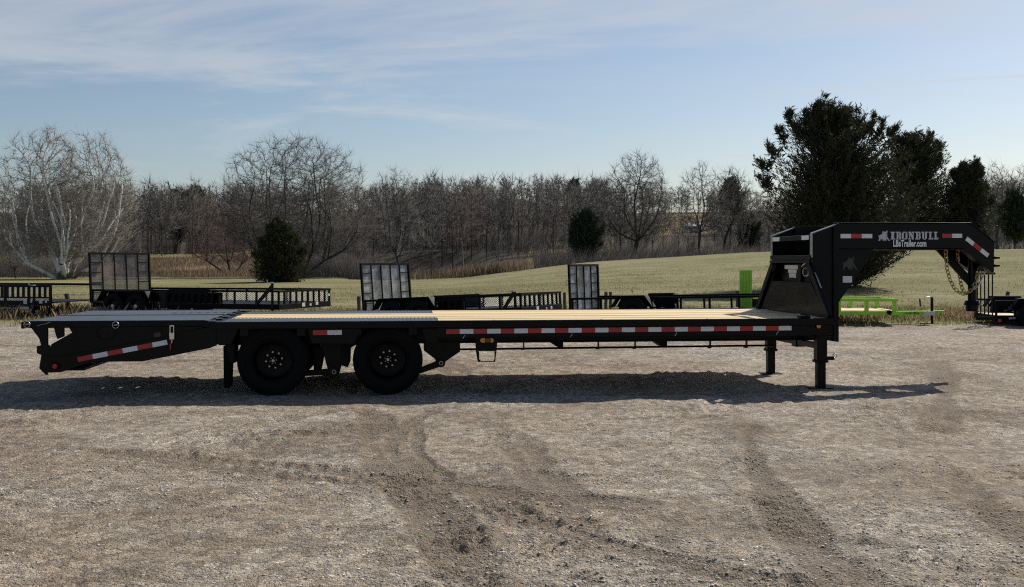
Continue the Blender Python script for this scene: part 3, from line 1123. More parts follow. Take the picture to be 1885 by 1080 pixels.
for i in range(NW):
    z = WOOD.uniform(188, 250) if i < 300 else WOOD.uniform(250, 415)
    px = WOOD.uniform(-140, 2050)
    if (1215 < px < 1345 and z < 290 and WOOD.random() < 0.6) or (1250 < px < 1302 and z < 232):
        continue
    p = at(px, 0, z)
    g = float(terrain(p.x, z)) - 0.1
    top = WOOD.gauss(340, 8) if px < 780 else WOOD.gauss(331, 8)
    if px > 1190: top = WOOD.gauss(368, 14)
    if px > 1750: top = WOOD.gauss(330, 12)
    hgt = max(8.0, min(20, CAMH - (top - YH) / F * z - g))
    a = WOOD.uniform(0, 6.28)
    ca, sa = math.cos(a), math.sin(a)
    sz = hgt / 15.0
    sx = sz * WOOD.uniform(0.85, 1.2)
    for li, l in enumerate(woods_l[WOOD.randrange(6)]):
        q = l.copy()
        for o_ in (0, 3):
            x_, y_ = l[:, o_] * sx, l[:, o_ + 1] * sx
            q[:, o_] = x_ * ca - y_ * sa + p.x
            q[:, o_ + 1] = x_ * sa + y_ * ca + z
            q[:, o_ + 2] = l[:, o_ + 2] * sz + g
        q[:, 6:8] *= sz * (z / 200)
        (mass, massT)[li].append(q)
tag(link('distant_wood', cone_mesh('distant_wood', np.concatenate(mass), np.concatenate(massT)), M['twig']), 'dense leafless grey brown wood closing off the valley', 'wood', kind='stuff')
# undergrowth: saplings and brush along the foot of the wood and round the pond
r = np.random.default_rng(8)
n = 4200
y = r.uniform(150, 240, n)
x = r.uniform(-0.56, 0.56, n) * y
keep = ~((np.abs(x / y + 0.29) < 0.055) & (y < 196)) & ~((x / y > 0.13) & (x / y < 0.19) & (r.random(n) < 0.7)) & ~((np.abs(x / y + 0.075) < 0.05) & (y < 190))
x, y = x[keep], y[keep]
y2 = r.uniform(96, 140, 2400)
x2 = np.where(r.random(2400) < 0.55, r.uniform(-0.225, -0.12, 2400), r.uniform(-0.50, -0.385, 2400)) * y2
y3 = r.uniform(118, 150, 1800)
x3 = r.uniform(0.02, 0.30, 1800) * y3
x, y = np.concatenate([x, x2, x3]), np.concatenate([y, y2, y3])
n = len(x)
hh = np.where(y < 150, r.uniform(0.8, 3.0, n), r.uniform(1.5, 6.5, n))
S = []
zb = terrain(x, y) - 0.2
for k in range(4):
    dx, dy = r.normal(0, 0.26, n) * hh, r.normal(0, 0.26, n) * hh
    S.append(np.stack([x, y, zb + (0 if k < 2 else 0.25) * hh, x + dx, y + dy, zb + hh * r.uniform(0.6, 1.0, n), 0.00012 * y, 0.00006 * y], -1))
tag(link('undergrowth', cone_mesh('undergrowth', S[0], np.concatenate(S[1:] + [s_ + np.array([0.3, 0, 0.2, 0.1, 0, 0.4, 0, 0]) for s_ in S])), M['bark']), 'tangled leafless brush along the foot of the wood', 'brush', kind='stuff')


# evergreens
def sprays(P, D, size, scat, r, per, wid=0.15):
    """small pointed sprays around points P along directions D"""
    n = len(P)
    P = np.repeat(P, per, 0) + r.normal(0, 1.0, (n * per, 3)) * np.repeat(scat, per)[:, None]
    D = np.repeat(D, per, 0) + r.normal(0, 0.55, (n * per, 3)) + np.array([0, 0, 0.25])
    D /= np.linalg.norm(D, axis=1)[:, None]
    L = np.repeat(size, per) * r.uniform(0.5, 1.3, n * per)
    A = np.cross(D, r.normal(0, 1, (n * per, 3)))
    A /= np.linalg.norm(A, axis=1)[:, None] + 1e-9
    W = (L * wid)[:, None]
    V = np.stack([P - A * W * 0.5, P + A * W * 0.5, P + D * (L * 0.5)[:, None] + A * W, P + D * L[:, None]], 1)
    f = np.array([(0, 1, 2), (0, 2, 3)])
    return V.reshape(-1, 3), (f[None] + 4 * np.arange(n * per)[:, None, None]).reshape(-1, 3)


def evergreen(name, label, px, z, top, wpx, seed, leaders, nb, per, size, mat, prof='cone', base=None, group=None, low=0.06, bark_m=None, steep=0.75):
    r = np.random.default_rng(seed)
    p = at(px, 0, z)
    g = (float(terrain(p.x, z)) if base is None else base) - 0.05
    H = CAMH - (top - YH) / F * z - g
    Wd = wpx / F * z / 2
    t = empty(name, (p.x, z, g))
    tag(t, label, 'tree', group)
    segs, PP, DD, SS, SC = [], [], [], [], []
    for (ox, oy, hs, rs, nbs) in leaders:        # offset of the top, height share, radius share, branch share
        topv = np.array([ox * Wd, oy * Wd, H * hs])
        k = 9
        ax = [np.array([topv[0] * (q / k) ** 0.8, topv[1] * (q / k) ** 0.8, topv[2] * q / k]) for q in range(k + 1)]
        for q in range(k):
            segs.append((*ax[q], *ax[q + 1], 0.022 * H * hs * (1 - q / k) + 0.012, 0.022 * H * hs * (1 - (q + 1) / k) + 0.01))
        for b in range(int(nb * nbs)):
            f = low + (1 - low) * (b + r.random()) / (nb * nbs)
            c = np.array([np.interp(f * k, range(k + 1), [a[i] for a in ax]) for i in range(3)])
            if prof == 'cone':
                rad = Wd * rs * (1 - f) ** 0.75 * (0.55 + 0.45 * min(1, f / 0.10))
            elif prof == 'oval':
                rad = Wd * rs * max(0.05, math.sin(math.pi * min(1, 0.16 + 0.86 * f))) ** 0.7
            elif prof == 'cedar':
                rad = Wd * rs * float(np.interp(f, [0, .10, .30, .65, .88, 1], [.80, .98, 1.0, .70, .34, .10]))
            else:
                rad = Wd * rs * (0.35 + 0.65 * math.sin(math.pi * f) ** 0.6) * (1 if f < 0.8 else (1 - f) / 0.2 * 0.8 + 0.2)
            rad *= 0.45 + 1.0 * r.random() ** 1.5
            az = r.uniform(0, 2 * math.pi)
            el = steep * r.uniform(0.5, 1.3) * (0.55 + 0.7 * f)
            d = np.array([math.cos(az) * math.cos(el), math.sin(az) * math.cos(el), math.sin(el)])
            m = 5
            q0 = c
            L = rad / max(0.35, math.cos(el))
            for s_ in range(m):
                d = d + np.array([r.normal(0, .10), r.normal(0, .10), 0.12 + r.normal(0, .06)])
                d /= np.linalg.norm(d)
                q1 = q0 + d * L / m
                segs.append((*q0, *q1, 0.012 * L * (1 - s_ / m) + 0.006, 0.012 * L * (1 - (s_ + 1) / m) + 0.005))
                cnt = 2 if s_ == 0 else 4
                for e in range(cnt):
                    PP.append(q0 + (q1 - q0) * (e + r.random()) / cnt)
                    DD.append(d * 0.9)
                    SS.append(size * (1.15 - 0.45 * s_ / m))
                    SC.append(size * (0.75 - 0.62 * (s_ + e / cnt) / m))
                q0 = q1
    V, Fc = sprays(np.array(PP), np.array(DD), np.array(SS), np.array(SC), r, per)
    link('trunk', seg_mesh('trunk', np.array(segs), 4), bark_m or M['bark_dark'], t)
    link('crown', np_mesh('crown', V, Fc), mat, t)
    return t


def cedar(name, label, px, z, outline, spikes, seed, nb, per, size, low=0.08):
    """ragged cedar: plumes of foliage filling an outline (row, left column, right column), spikes: tops of the leaders"""
    r = np.random.default_rng(seed)
    p = at(px, 0, z)
    g = float(terrain(p.x, z)) - 0.05
    k = z / F
    hs = np.array([CAMH - (o[0] - YH) * k - g for o in outline])[::-1]
    xl = np.array([(o[1] - px) * k for o in outline])[::-1]
    xr = np.array([(o[2] - px) * k for o in outline])[::-1]
    H = hs[-1]
    t = empty(name, (p.x, z, g))
    tag(t, label, 'tree')
    segs, PP, DD, SS, SC = [], [], [], [], []

    def plume(a, b, fat, first=0.0, m=7):
        a, b = np.array(a, float), np.array(b, float)
        L = np.linalg.norm(b - a)
        q0 = a
        for s_ in range(m):
            f = (s_ + 1) / m
            bow = np.array([0, 0, -0.13 * L * math.sin(f * math.pi)])
            q1 = a + (b - a) * f + bow + r.normal(0, 0.02 * L, 3) * (f < 1)
            d = (q1 - q0) / (np.linalg.norm(q1 - q0) + 1e-9)
            rr_ = 0.010 * L + 0.004
            segs.append((*q0, *q1, rr_ * (1.1 - s_ / m), rr_ * (1.1 - f)))
            if f > first:
                cnt = max(2, int(L / m / (size * 0.62)))
                for e in range(cnt):
                    w = (s_ + e / cnt) / m
                    PP.append(q0 + (q1 - q0) * (e + r.random()) / cnt)
                    DD.append(d)
                    SS.append(size * (1.15 - 0.5 * w))
                    SC.append(fat * 1.6 * (1.08 - w) ** 0.8)
            q0 = q1

    for q in range(12):
        segs.append((0, 0, H * 0.85 * q / 12, 0, 0, H * 0.85 * (q + 1) / 12, 0.020 * H * (1 - q / 12) + .02, 0.020 * H * (1 - (q + 1) / 12) + .02))
    for b in range(nb):
        h = H * (low + (0.97 - low) * r.random() ** 0.9)
        L_, R_ = np.interp(h, hs, xl), np.interp(h, hs, xr)
        cxm, hw = (L_ + R_) / 2, (R_ - L_) / 2
        az = r.uniform(0, 2 * math.pi)
        rad = (0.50 + 0.52 * r.random() ** 0.7)
        tip = np.array([cxm + math.cos(az) * hw * rad, math.sin(az) * min(hw, 0.42 * H) * 0.85 * rad, h + 0.10 * hw])
        reach = math.hypot(tip[0] - cxm * 0.5, tip[1])
        st = np.array([cxm * 0.55 * h / H, 0, max(0.25, h - reach * r.uniform(0.12, 0.55))])
        plume(st, tip, size * r.uniform(0.6, 1.1), 0.0)
    for b in range(int(nb * 0.45)):         # inner boughs
        h = H * (low + (0.86 - low) * r.random())
        L_, R_ = np.interp(h, hs, xl), np.interp(h, hs, xr)
        cxm, hw = (L_ + R_) / 2, (R_ - L_) / 2
        az = r.uniform(0, 2 * math.pi)
        rad = r.uniform(0.2, 0.72)
        tip = np.array([cxm + math.cos(az) * hw * rad, math.sin(az) * min(hw, 0.42 * H) * 0.85 * rad, h])
        plume(np.array([cxm * 0.6, 0, max(0.2, h - 0.35 * hw)]), tip, size * 1.5, 0.1, 4)
    for (sx, sy, ln) in spikes:
        tip = np.array([(sx - px) * k, r.uniform(-0.25, 0.25) * H * 0.3, CAMH - (sy - YH) * k - g])
        st = tip + np.array([-(sx - px) * k * 0.25 + r.normal(0, .1), r.normal(0, .1), -ln])
        plume(st, tip, size * 0.75, 0.0, 8)
        for j in range(5):                    # side tips flicking up beside the leader
            f = r.uniform(0.25, 0.85)
            a_ = r.uniform(0, 6.28)
            c = st + (tip - st) * f
            e = c + np.array([math.cos(a_) * 0.42 * ln * (1 - f * 0.75), math.sin(a_) * 0.42 * ln * (1 - f * 0.75), 0.42 * ln * (1.05 - f)])
            plume(c, e, size * 0.42, 0.0, 4)
    V, Fc = sprays(np.array(PP), np.array(DD), np.array(SS), np.array(SC) * 0.62, r, per)
    link('trunk', seg_mesh('trunk', np.array(segs), 4), M['bark_dark'], t)
    link('crown', np_mesh('crown', V, Fc), M['cedar'], t)
    return t


cedar('cedar_tree', 'huge dark ragged cedar rising behind the black headboard of the flatbed', 1530, 45,
      [(185, 1505, 1525), (215, 1470, 1590), (235, 1435, 1625), (270, 1420, 1665), (320, 1402, 1700), (370, 1388, 1715), (420, 1398, 1720), (470, 1418, 1690), (498, 1428, 1640), (528, 1450, 1570)],
      [(1517, 167, 1.5), (1488, 200, 1.2), (1445, 203, 1.1), (1462, 222, 1.0), (1552, 196, 1.2), (1586, 194, 1.3), (1612, 205, 1.1), (1636, 214, 1.1), (1655, 226, 0.9), (1412, 255, 0.9), (1392, 288, 0.8), (1383, 320, 0.8), (1428, 232, 0.9), (1500, 190, 1.0), (1537, 205, 1.0)],
      5, 520, 8, 0.215)
cedar('cedar_tree', 'second big cedar rising above the lettering on the gooseneck', 1682, 84,
      [(245, 1665, 1712), (262, 1640, 1735), (290, 1615, 1745), (330, 1600, 1765), (380, 1590, 1780), (450, 1600, 1775)],
      [(1690, 236, 2.0), (1710, 238, 1.8), (1730, 254, 1.8), (1668, 240, 1.8), (1648, 246, 1.8), (1738, 282, 1.4)], 6, 300, 9, 0.33, 0.03)
cedar('cedar_tree', 'lowest cedar of the clump at right, above the gooseneck nose', 1782, 84,
      [(300, 1770, 1802), (320, 1745, 1812), (345, 1725, 1820), (380, 1712, 1830), (420, 1705, 1838), (458, 1715, 1834)],
      [(1790, 290, 1.6), (1772, 298, 1.4), (1806, 306, 1.4), (1752, 312, 1.3), (1820, 338, 1.2), (1828, 362, 1.0)], 7, 230, 9, 0.32, 0.03)
cedar('cedar_tree', 'dark cone shaped cedar between two black trailers with mesh gates', 512, 74,
      [(408, 500, 524), (425, 486, 545), (450, 470, 560), (480, 458, 572), (508, 453, 576), (524, 458, 572)],
      [(512, 397, 1.1), (496, 411, 1.0), (529, 414, 1.0), (545, 430, 0.9), (478, 438, 0.9), (562, 455, 0.8), (464, 464, 0.8)], 8, 230, 8, 0.27, 0.02)
evergreen('cedar_tree', 'dark bushy evergreen at the foot of the wood near the middle', 1078, 138, 400, 78, 9,
          [(0.0, 0, 1.0, 0.9, 1.0), (-0.4, 0, 0.72, 0.6, 0.5)], 90, 9, 0.60, M['pine'], 'cedar', low=0.02)
evergreen('pine_tree', 'left one of two dark pines on the slope behind the gap at left', 322, 222, 358, 62, 10, [(0, 0, 1, 1, 1), (0.5, 0, .85, .6, .6)], 60, 8, 0.8, M['pine'], 'oval', low=0.25)
evergreen('pine_tree', 'right one of two dark pines on the slope behind the gap at left', 362, 225, 350, 52, 11, [(0, 0, 1, 1, 1), (-.5, 0, .9, .6, .6)], 60, 8, 0.8, M['pine'], 'oval', low=0.3)
evergreen('pine_tree', 'rounded pine top poking out of the wood right of the middle', 1056, 226, 340, 44, 12, [(0, 0, 1, 1, 1)], 60, 8, 0.8, M['pine'], 'oval', low=0.5)
evergreen('pine_tree', 'dark pine left of the big cedar, beyond the ridge', 1345, 165, 338, 50, 13, [(0, 0, 1, 1, 1)], 60, 7, 0.75, M['pine'], 'oval', low=0.5)
evergreen('pine_tree', 'pine among bare trees beneath the left flank of the big cedar', 1378, 150, 405, 50, 15, [(0, 0, 1, 1, 1)], 60, 7, 0.6, M['pine'], 'oval', low=0.03)
evergreen('spreading_evergreen', 'small spreading evergreen on a bare trunk at the right edge', 1868, 104, 358, 75, 14, [(0, 0, 1, 1, 1)], 60, 6, 0.5, M['pine'], 'oval', low=0.30, steep=0.2)

# far house and its lawn shed
h = empty('house', at(1274, 0, 225).xy.to_3d())
hp = at(1274, 432, 225)
h.location = (hp.x, hp.y, float(terrain(hp.x, hp.y)) - 0.1)
tag(h, 'small white house with a pale roof seen through the trees', 'house')
h.scale = (0.62, 0.62, 0.55)
MB().box((-2.6, -2, 0), (2.6, 2, 2.4)).build('wall', M['white_wall'], h)
MB().prism([(-3.0, -2.4, 2.35), (-3.0, 2.4, 2.35), (-3.0, 0, 3.7)], [(3.0, -2.4, 2.35), (3.0, 2.4, 2.35), (3.0, 0, 3.7)]).build('roof', M['white_wall'], h)
for xx in (-1.5, 1.1):
    MB().box((xx, -2.05, 0.9), (xx + 0.8, -1.99, 1.9)).build('window', M['window_glass'], h)


# ------------------------------------------------------------------ the gooseneck flatbed trailer
TH = math.radians(6.3)
TC, TS = math.cos(TH), math.sin(TH)
Z0 = 11.94
X0 = (712 - CX) / F * Z0
VC = 1.295                                # half the deck width
trailer = empty('gooseneck_trailer', (X0 - VC * TS, Z0 + VC * TC, 0), TH)
tag(trailer, 'long black gooseneck flatbed trailer with pine deck parked across the gravel yard', 'trailer')


def U(px, v=0.0):
    t = (px - CX) / F
    return (t * (Z0 + v * TC) - X0 + v * TS) / (TC - t * TS)


def Wt(py, u, v=0.0):
    return CAMH - (py - YH) / F * (Z0 + u * TS + v * TC)


def tb(name, u0, u1, v0, v1, w0, w1, mat='black_paint', parent=None, bevel=0.004):
    return MB().box((u0, v0 - VC, w0), (u1, v1 - VC, w1)).build(name, M[mat], parent or trailer, None, bevel)


def pts(pl, v):
    """pixel polygon standing in the plane v -> local points"""
    return [(U(x, v), v - VC, Wt(y, U(x, v), v)) for x, y in pl]


def plate(name, pl, v, thick, mat='black_paint', parent=None, bevel=0.004):
    a = pts(pl, v)
    b = [(p[0], p[1] + thick, p[2]) for p in a]
    return MB().prism(a, b).build(name, M[mat], parent or trailer, None, bevel)


DW = 0.82
uR = U(388)                               # rear end of the flat deck
uT = U(808)                               # end of the tread plates
uF = U(1535)                              # front end of the deck
WD = 2.59
# decking planks, each its own board
rr = random.Random(4)
pw = 0.184
nb = 13
v0s = [0.075 + k * (WD - 0.15) / nb for k in range(nb)]
for k, v in enumerate(v0s):
    full = 4 <= k <= 8
    a = uR + 0.10 if full else uT
    b = uF - 0.02
    dz = rr.uniform(-0.003, 0.003)
    tb('deck_plank', a + rr.uniform(0, 0.01), b, v, v + pw - rr.uniform(0.006, 0.014), DW - 0.04, DW - 0.004 + dz, 'wood', bevel=0.003)
# tread plates beside the wheels with raised cleats
for v0, v1 in ((0.07, v0s[4] - 0.006), (v0s[9] + 0.002, WD - 0.07)):
    o = tb('tread_plate', uR + 0.10, uT - 0.006, v0, v1, DW - 0.035, DW - 0.006, 'ramp_plate', bevel=0.0)
    mb = MB()
    u = uR + 0.13
    while u < uT - 0.03:
        mb.box((u, v0 + 0.015 - VC, DW - 0.007), (u + 0.018, v1 - 0.015 - VC, DW - 0.001))
        u += 0.046
    mb.build('tread_cleats', M['ramp_plate'], o)
    o.children[0]['kind'] = 'stuff'
# frame
for s, (va, vb) in enumerate(((0.0, 0.068), (WD - 0.068, WD))):
    tb('rub_rail', uR - 0.02, uF, va, vb, 0.742, DW - 0.001)
    k = 0
    u = U(440)
    while u < uF - 0.3:                   # stake pockets behind the rail
        tb('stake_pocket', u, u + 0.09, 0.070 if s == 0 else WD - 0.145, 0.145 if s == 0 else WD - 0.070, 0.66, 0.777, bevel=0)
        u += 0.61
for va in (0.035, WD - 0.069):
    tb('side_channel', U(805), uF + 0.004, va, va + 0.034, 0.625, 0.741)
for va in (0.50, WD - 0.62):
    tb('main_beam', uR, uF + 0.05, va, va + 0.12, 0.55, 0.778)
    tb('beam_flange', uR + 0.01, uF + 0.04, va - 0.03, va + 0.15, 0.533, 0.5495, bevel=0.002)
u = uR + 0.2
while u < uF - 0.1:
    tb('cross_member', u, u + 0.05, 0.146, WD - 0.146, 0.70, 0.7775, 'dark_steel', bevel=0)
    u += 0.40
tb('front_bumper_channel', uF + 0.006, uF + 0.06, 0.02, WD - 0.02, 0.60, DW - 0.03)
tb('rear_deck_bar', uR - 0.01, uR + 0.095, 0.07, WD - 0.07, 0.72, DW - 0.008, 'dark_steel')
plate('skirt_plate', [(566, 604), (664, 604), (652, 633), (600, 633), (574, 632)], 0.06, 0.012)
plate('skirt_plate', [(776, 604), (806, 604), (806, 631), (786, 631)], 0.06, 0.012)
plate('skirt_plate', [(386, 600), (440, 604), (425, 634), (395, 634), (386, 628)], 0.06, 0.012)

# reflective tape, one piece per colour field
tape_me = {}


def tape_row(p0, p1, n, v, first='red', hgt=0.052, parent=None, vn=None):
    vn = v if vn is None else vn
    a = Vector((U(p0[0], v), v - VC, Wt(p0[1], U(p0[0], v), v)))
    b = Vector((U(p1[0], vn), vn - VC, Wt(p1[1], U(p1[0], vn), vn)))
    d = (b - a) / n
    up = Vector((-d.z, 0, d.x)).normalized() * hgt / 2
    nrm = Vector((-d.y, d.x, 0)).normalized()
    if nrm.y > 0:
        nrm = -nrm
    for k in range(n):
        red = (k % 2 == 0) == (first == 'red')
        q0, q1 = a + d * k, a + d * (k + 0.992)
        base = [q0 - up, q1 - up, q1 + up, q0 + up]
        MB().prism([p + nrm * 0.004 for p in base], [p + nrm * 0.0005 for p in base]).build(
            'reflective_tape', M['tape_red' if red else 'tape_white'], parent or trailer)


tape_row((821, 610.2), (1457, 603.6), 26, 0.035)
tape_row((576, 612), (629.5, 611.6), 2, 0.060)

# wheels: outer and inner duals on two axles
def tyre_prof(r, w, rin):
    h = w / 2
    p = [(-h * 0.80, rin), (-h * 0.98, rin + 0.03), (-h * 1.03, (r + rin) / 2), (-h * 0.97, r - 0.035), (-h * 0.86, r - 0.008)]
    for k in range(-3, 4):
        c = k / 3.5 * h * 0.80
        p += [(c - 0.012, r), (c - 0.006, r), (c - 0.005, r - 0.010), (c + 0.005, r - 0.010)]
    p += [(h * 0.86, r - 0.008), (h * 0.97, r - 0.035), (h * 1.03, (r + rin) / 2), (h * 0.98, rin + 0.03), (h * 0.80, rin)]
    return p


RW = 0.385
tyre_me = MB().lathe(tyre_prof(RW, 0.225, 0.225), (0, 0, 0), n=56).mesh('tyre')
# side rings and lug blocks cut across the shoulders
blk = MB()
for k in range(44):
    a = 2 * math.pi * k / 44
    for sgn in (-1, 1):
        c, s_ = math.cos(a), math.sin(a)
        tx, tz = -s_, c
        q = []
        for (dy, rr_) in ((sgn * 0.085, RW + 0.001), (sgn * 0.108, RW - 0.012)):
            for dt in (-0.014, 0.014):
                q.append(((rr_) * c + dt * tx, dy, rr_ * s_ + dt * tz))
        q2 = [((x * 0.975), y, (z * 0.975)) for x, y, z in q]
        blk.hexa([q2[0], q2[1], q2[3], q2[2]], [q[0], q[1], q[3], q[2]])
blk_me = blk.mesh('tread_block')
ring_me = MB().torus((0, -0.1165, 0), (1, 0, 0), (0, 0, 1), 0.30, 0.30, 0.004, 48, 5).torus((0, -0.113, 0), (1, 0, 0), (0, 0, 1), 0.345, 0.345, 0.003, 48, 5).mesh('sidewall_ring')
rim_prof = [(-0.095, 0.226), (-0.098, 0.214), (-0.08, 0.205), (0.055, 0.195), (0.075, 0.150), (0.070, 0.095), (0.072, 0.0), (0.085, 0.0), (0.088, 0.16), (0.09, 0.226)]
rim_me = MB().lathe(rim_prof, (0, 0, 0), n=48, closed=True).mesh('wheel')
lip_me = MB().torus((0, -0.098, 0), (1, 0, 0), (0, 0, 1), 0.219, 0.219, 0.0055, 56, 6).mesh('rim_lip')
hub_me = MB().lathe([(0.07, 0.056), (-0.02, 0.054), (-0.055, 0.048), (-0.062, 0.036), (-0.063, 0.0)], (0, 0, 0), n=24, closed=False).mesh('hub')
hubcap = MB()
for k in range(6):
    a = 2 * math.pi * k / 6
    hubcap.cyl((0.034 * math.cos(a), -0.055, 0.034 * math.sin(a)), (0.034 * math.cos(a), -0.068, 0.034 * math.sin(a)), 0.005, n=6)
hubcap.cyl((0, -0.062, 0), (0, -0.075, 0), 0.016, n=10)
hubcap_me = hubcap.mesh('hub_bolt')
nut_me = MB().cyl((0, 0.055, 0), (0, 0.028, 0), 0.0125, 0.0105, n=6).mesh('lug_nut')
for me_, ang in ((tyre_me, 35), (rim_me, 40), (lip_me, 60), (hub_me, 40), (ring_me, 60)):
    me_.polygons.foreach_set('use_smooth', np.ones(len(me_.polygons), dtype=bool))
    me_.set_sharp_from_angle(angle=math.radians(ang))
axles = [U(502, 0.08), U(714, 0.08)]
for u in axles:
    for v, outer in ((0.19, 1), (0.45, 0), (WD - 0.45, 0), (WD - 0.19, 1)):
        w = link('wheel', rim_me, M['rim_black'], trailer)
        w.location = (u, v - VC, RW)
        flip = v > VC
        if flip:
            w.rotation_euler = (0, 0, math.pi)
        w.rotation_euler[1] = rr.uniform(0, 1)
        link('tyre', tyre_me, M['rubber'], w)
        if outer:
            link('tread_block', blk_me, M['rubber'], w)['kind'] = 'stuff'
            link('sidewall_ring', ring_me, M['rubber'], w)
            link('rim_lip', lip_me, M['rim_black'], w)
            link('hub', hub_me, M['dark_steel'], w)
            link('hub_bolt', hubcap_me, M['zinc'], w)
            if not flip:
                for k in range(8):
                    n_ = link('lug_nut', nut_me, M['zinc'], w)
                    a = 2 * math.pi * (k + 0.3) / 8
                    n_.location = (0.0875 * math.cos(a), 0, 0.0875 * math.sin(a))
    tb('axle', u - 0.06, u + 0.06, 0.30, WD - 0.30, RW - 0.06, RW + 0.06, 'dark_steel')
# suspension hangers, arms and pivots
for va in (0.52, WD - 0.55):
    for pl in ([(590, 630), (640, 630), (632, 660), (624, 690), (606, 690), (598, 660)], [(780, 628), (847, 628), (847, 647), (822, 664), (810, 676), (800, 660), (780, 645)]):
        plate('suspension_hanger', pl, 0.46 if va < 1 else va, 0.04)
        if va > 1: break
    MB().cyl((U(615, .45), va - 0.09 - VC, Wt(684, U(615, .45), .45)), (U(615, .45), va + 0.05 - VC, Wt(684, U(615, .45), .45)), 0.035, n=16).build('pivot_bolt', M['black_paint'], trailer, 40)
for (px, py) in ((615, 684), (812, 668)):
    u = U(px, 0.42)
    w = Wt(py, u, 0.42)
    o = MB().cyl((u, 0.41 - VC, w), (u, 0.47 - VC, w), 0.048, n=20).build('pivot_bushing', M['black_paint'], trailer, 40)
    MB().torus((u, 0.408 - VC, w), (1, 0, 0), (0, 0, 1), 0.020, 0.020, 0.006, 16, 6).build('pivot_ring', M['zinc'], o, 60)
plate('trailing_arm', [(560, 682), (612, 678), (614, 690), (560, 692)], 0.44, 0.05)
plate('trailing_arm', [(770, 678), (810, 662), (813, 674), (772, 688)], 0.44, 0.05)
plate('spring_seat', [(575, 636), (600, 640), (590, 690), (578, 690)], 0.5, 0.05, 'dark_steel')
plate('air_bag_bracket', [(628, 632), (660, 632), (646, 640), (645, 665), (640, 676), (628, 672)], 0.40, 0.05, 'dark_steel')
plate('mud_flap', [(411, 637), (424, 637), (421, 714), (412, 714)], 0.30, 0.30, 'rubber', bevel=0)
plate('mud_flap_bracket', [(413, 632), (432, 632), (432, 668), (424, 668)], 0.2, 0.3, 'dark_steel')

# dovetail below the folded ramps
dov = [(72, 676), (76, 652), (110, 640), (310, 612), (398, 600), (398, 636), (385, 641), (262, 665), (170, 666), (112, 685), (86, 686), (78, 680)]
plate('dovetail_beam', dov, 0.05, 0.05)
a = [(p[0], p[1], p[2]) for p in pts(dov, 0.05)]
MB().prism([(p[0], WD - 0.10 - VC, p[2]) for p in a], [(p[0], WD - 0.05 - VC, p[2]) for p in a]).build('dovetail_beam', M['black_paint'], trailer, None, 0.004)
ur = U(74, 0.05)
tb('rear_bumper', ur, ur + 0.10, 0.12, WD - 0.12, 0.29, 0.44)
tb('dovetail_face', U(112, .3), U(168, .3) - 0.02, 0.11, WD - 0.11, 0.30, 0.33, 'dark_steel')
for k in range(7):
    f = (k + 0.5) / 7
    uu = ur + 0.1 + (uR - ur - 0.1) * f
    ww = 0.36 + 0.34 * f
    tb('dovetail_cross_member', uu, uu + 0.05, 0.11, WD - 0.11, ww - 0.06, ww + 0.02, 'dark_steel', bevel=0)
tape_row((143, 661.5), (308, 629.5), 6, 0.049)
u = U(101, 0.03)
o = MB().cyl((u, 0.046 - VC, Wt(674, u, .03)), (u, 0.028 - VC, Wt(674, u, .03)), 0.042, n=24).build('tail_lamp_ring', M['rubber'], trailer, 40)
MB().cyl((u, 0.029 - VC, Wt(674, u, .03)), (u, 0.020 - VC, Wt(674, u, .03)), 0.029, 0.025, n=24).build('lens', M['red_lens'], o, 40)
plate('tail_hook', [(73, 672), (82, 680), (88, 690), (84, 690), (72, 678)], 0.06, 0.04)
# flip ramps resting level with the deck
for idx, (va, vb) in enumerate(((0.02, 1.27), (1.32, WD - 0.02))):
    r0, r1 = U(44, 0.02), U(378, 0.02)
    wt = DW + 0.020
    ramp = tb('loading_ramp', r0, r1, va, va + 0.05, wt - 0.075, wt)
    for a, b in ((r0, U(70, 0.02)), (U(71.5, 0.02), U(129, 0.02)), (U(131, 0.02), r1)):
        if idx == 1 and b == r1:          # slotted field near the hinge of the far ramp
            s0 = b - 0.74
            tb('ramp_deck', a + 0.004, s0, va + 0.052, vb - 0.052, wt - 0.03, wt - 0.003, 'ramp_plate', ramp)
            tb('ramp_deck', s0 + 0.001, b, va + 0.052, 1.70, wt - 0.03, wt - 0.003, 'ramp_plate', ramp)
            tb('ramp_deck', s0 + 0.001, b, 1.84, vb - 0.052, wt - 0.03, wt - 0.003, 'ramp_plate', ramp)
            for q in range(8):
                q0 = s0 + 0.001 + q * 0.0985
                tb('ramp_bar', q0, min(b, q0 + 0.048), 1.701, 1.839, wt - 0.03, wt - 0.004, 'ramp_plate', ramp, 0)
            continue
        tb('ramp_deck', a + 0.004, b, va + 0.052, vb - 0.052, wt - 0.03, wt - 0.003, 'ramp_plate', ramp)
    tb('ramp_edge', r0, r1, vb - 0.05, vb, wt - 0.075, wt, 'black_paint', ramp)
    tb('ramp_end_bar', r0 - 0.03, r0 - 0.001, va, vb, wt - 0.08, wt - 0.01, 'black_paint', ramp)
    for vv in (va, vb - 0.04):
        for pl in ([(56, 601), (88, 603), (88, 634), (94, 640), (96, 652), (76, 653), (68, 650), (68, 637), (76, 635), (72, 622)],
                   [(99, 601), (118, 601), (118, 619), (106, 624), (103, 616)],
                   [(126, 601), (376, 598), (376, 602), (310, 618), (112, 655), (90, 655), (95, 633), (106, 627), (133, 612)]):
            A = [(U(x, 0.03), vv - VC, Wt(y, U(x, 0.03), 0.03)) for x, y in pl]
            MB().prism(A, [(p[0], p[1] + 0.035, p[2]) for p in A]).build('ramp_side_plate', M['black_paint'], ramp, None, 0.003)
    for q in range(4):
        du = U(150 + 55 * q, 0.02)
        tb('ramp_rib', du, du + 0.03, va + 0.06, vb - 0.06, wt - 0.09, wt - 0.032, 'dark_steel', ramp, 0)
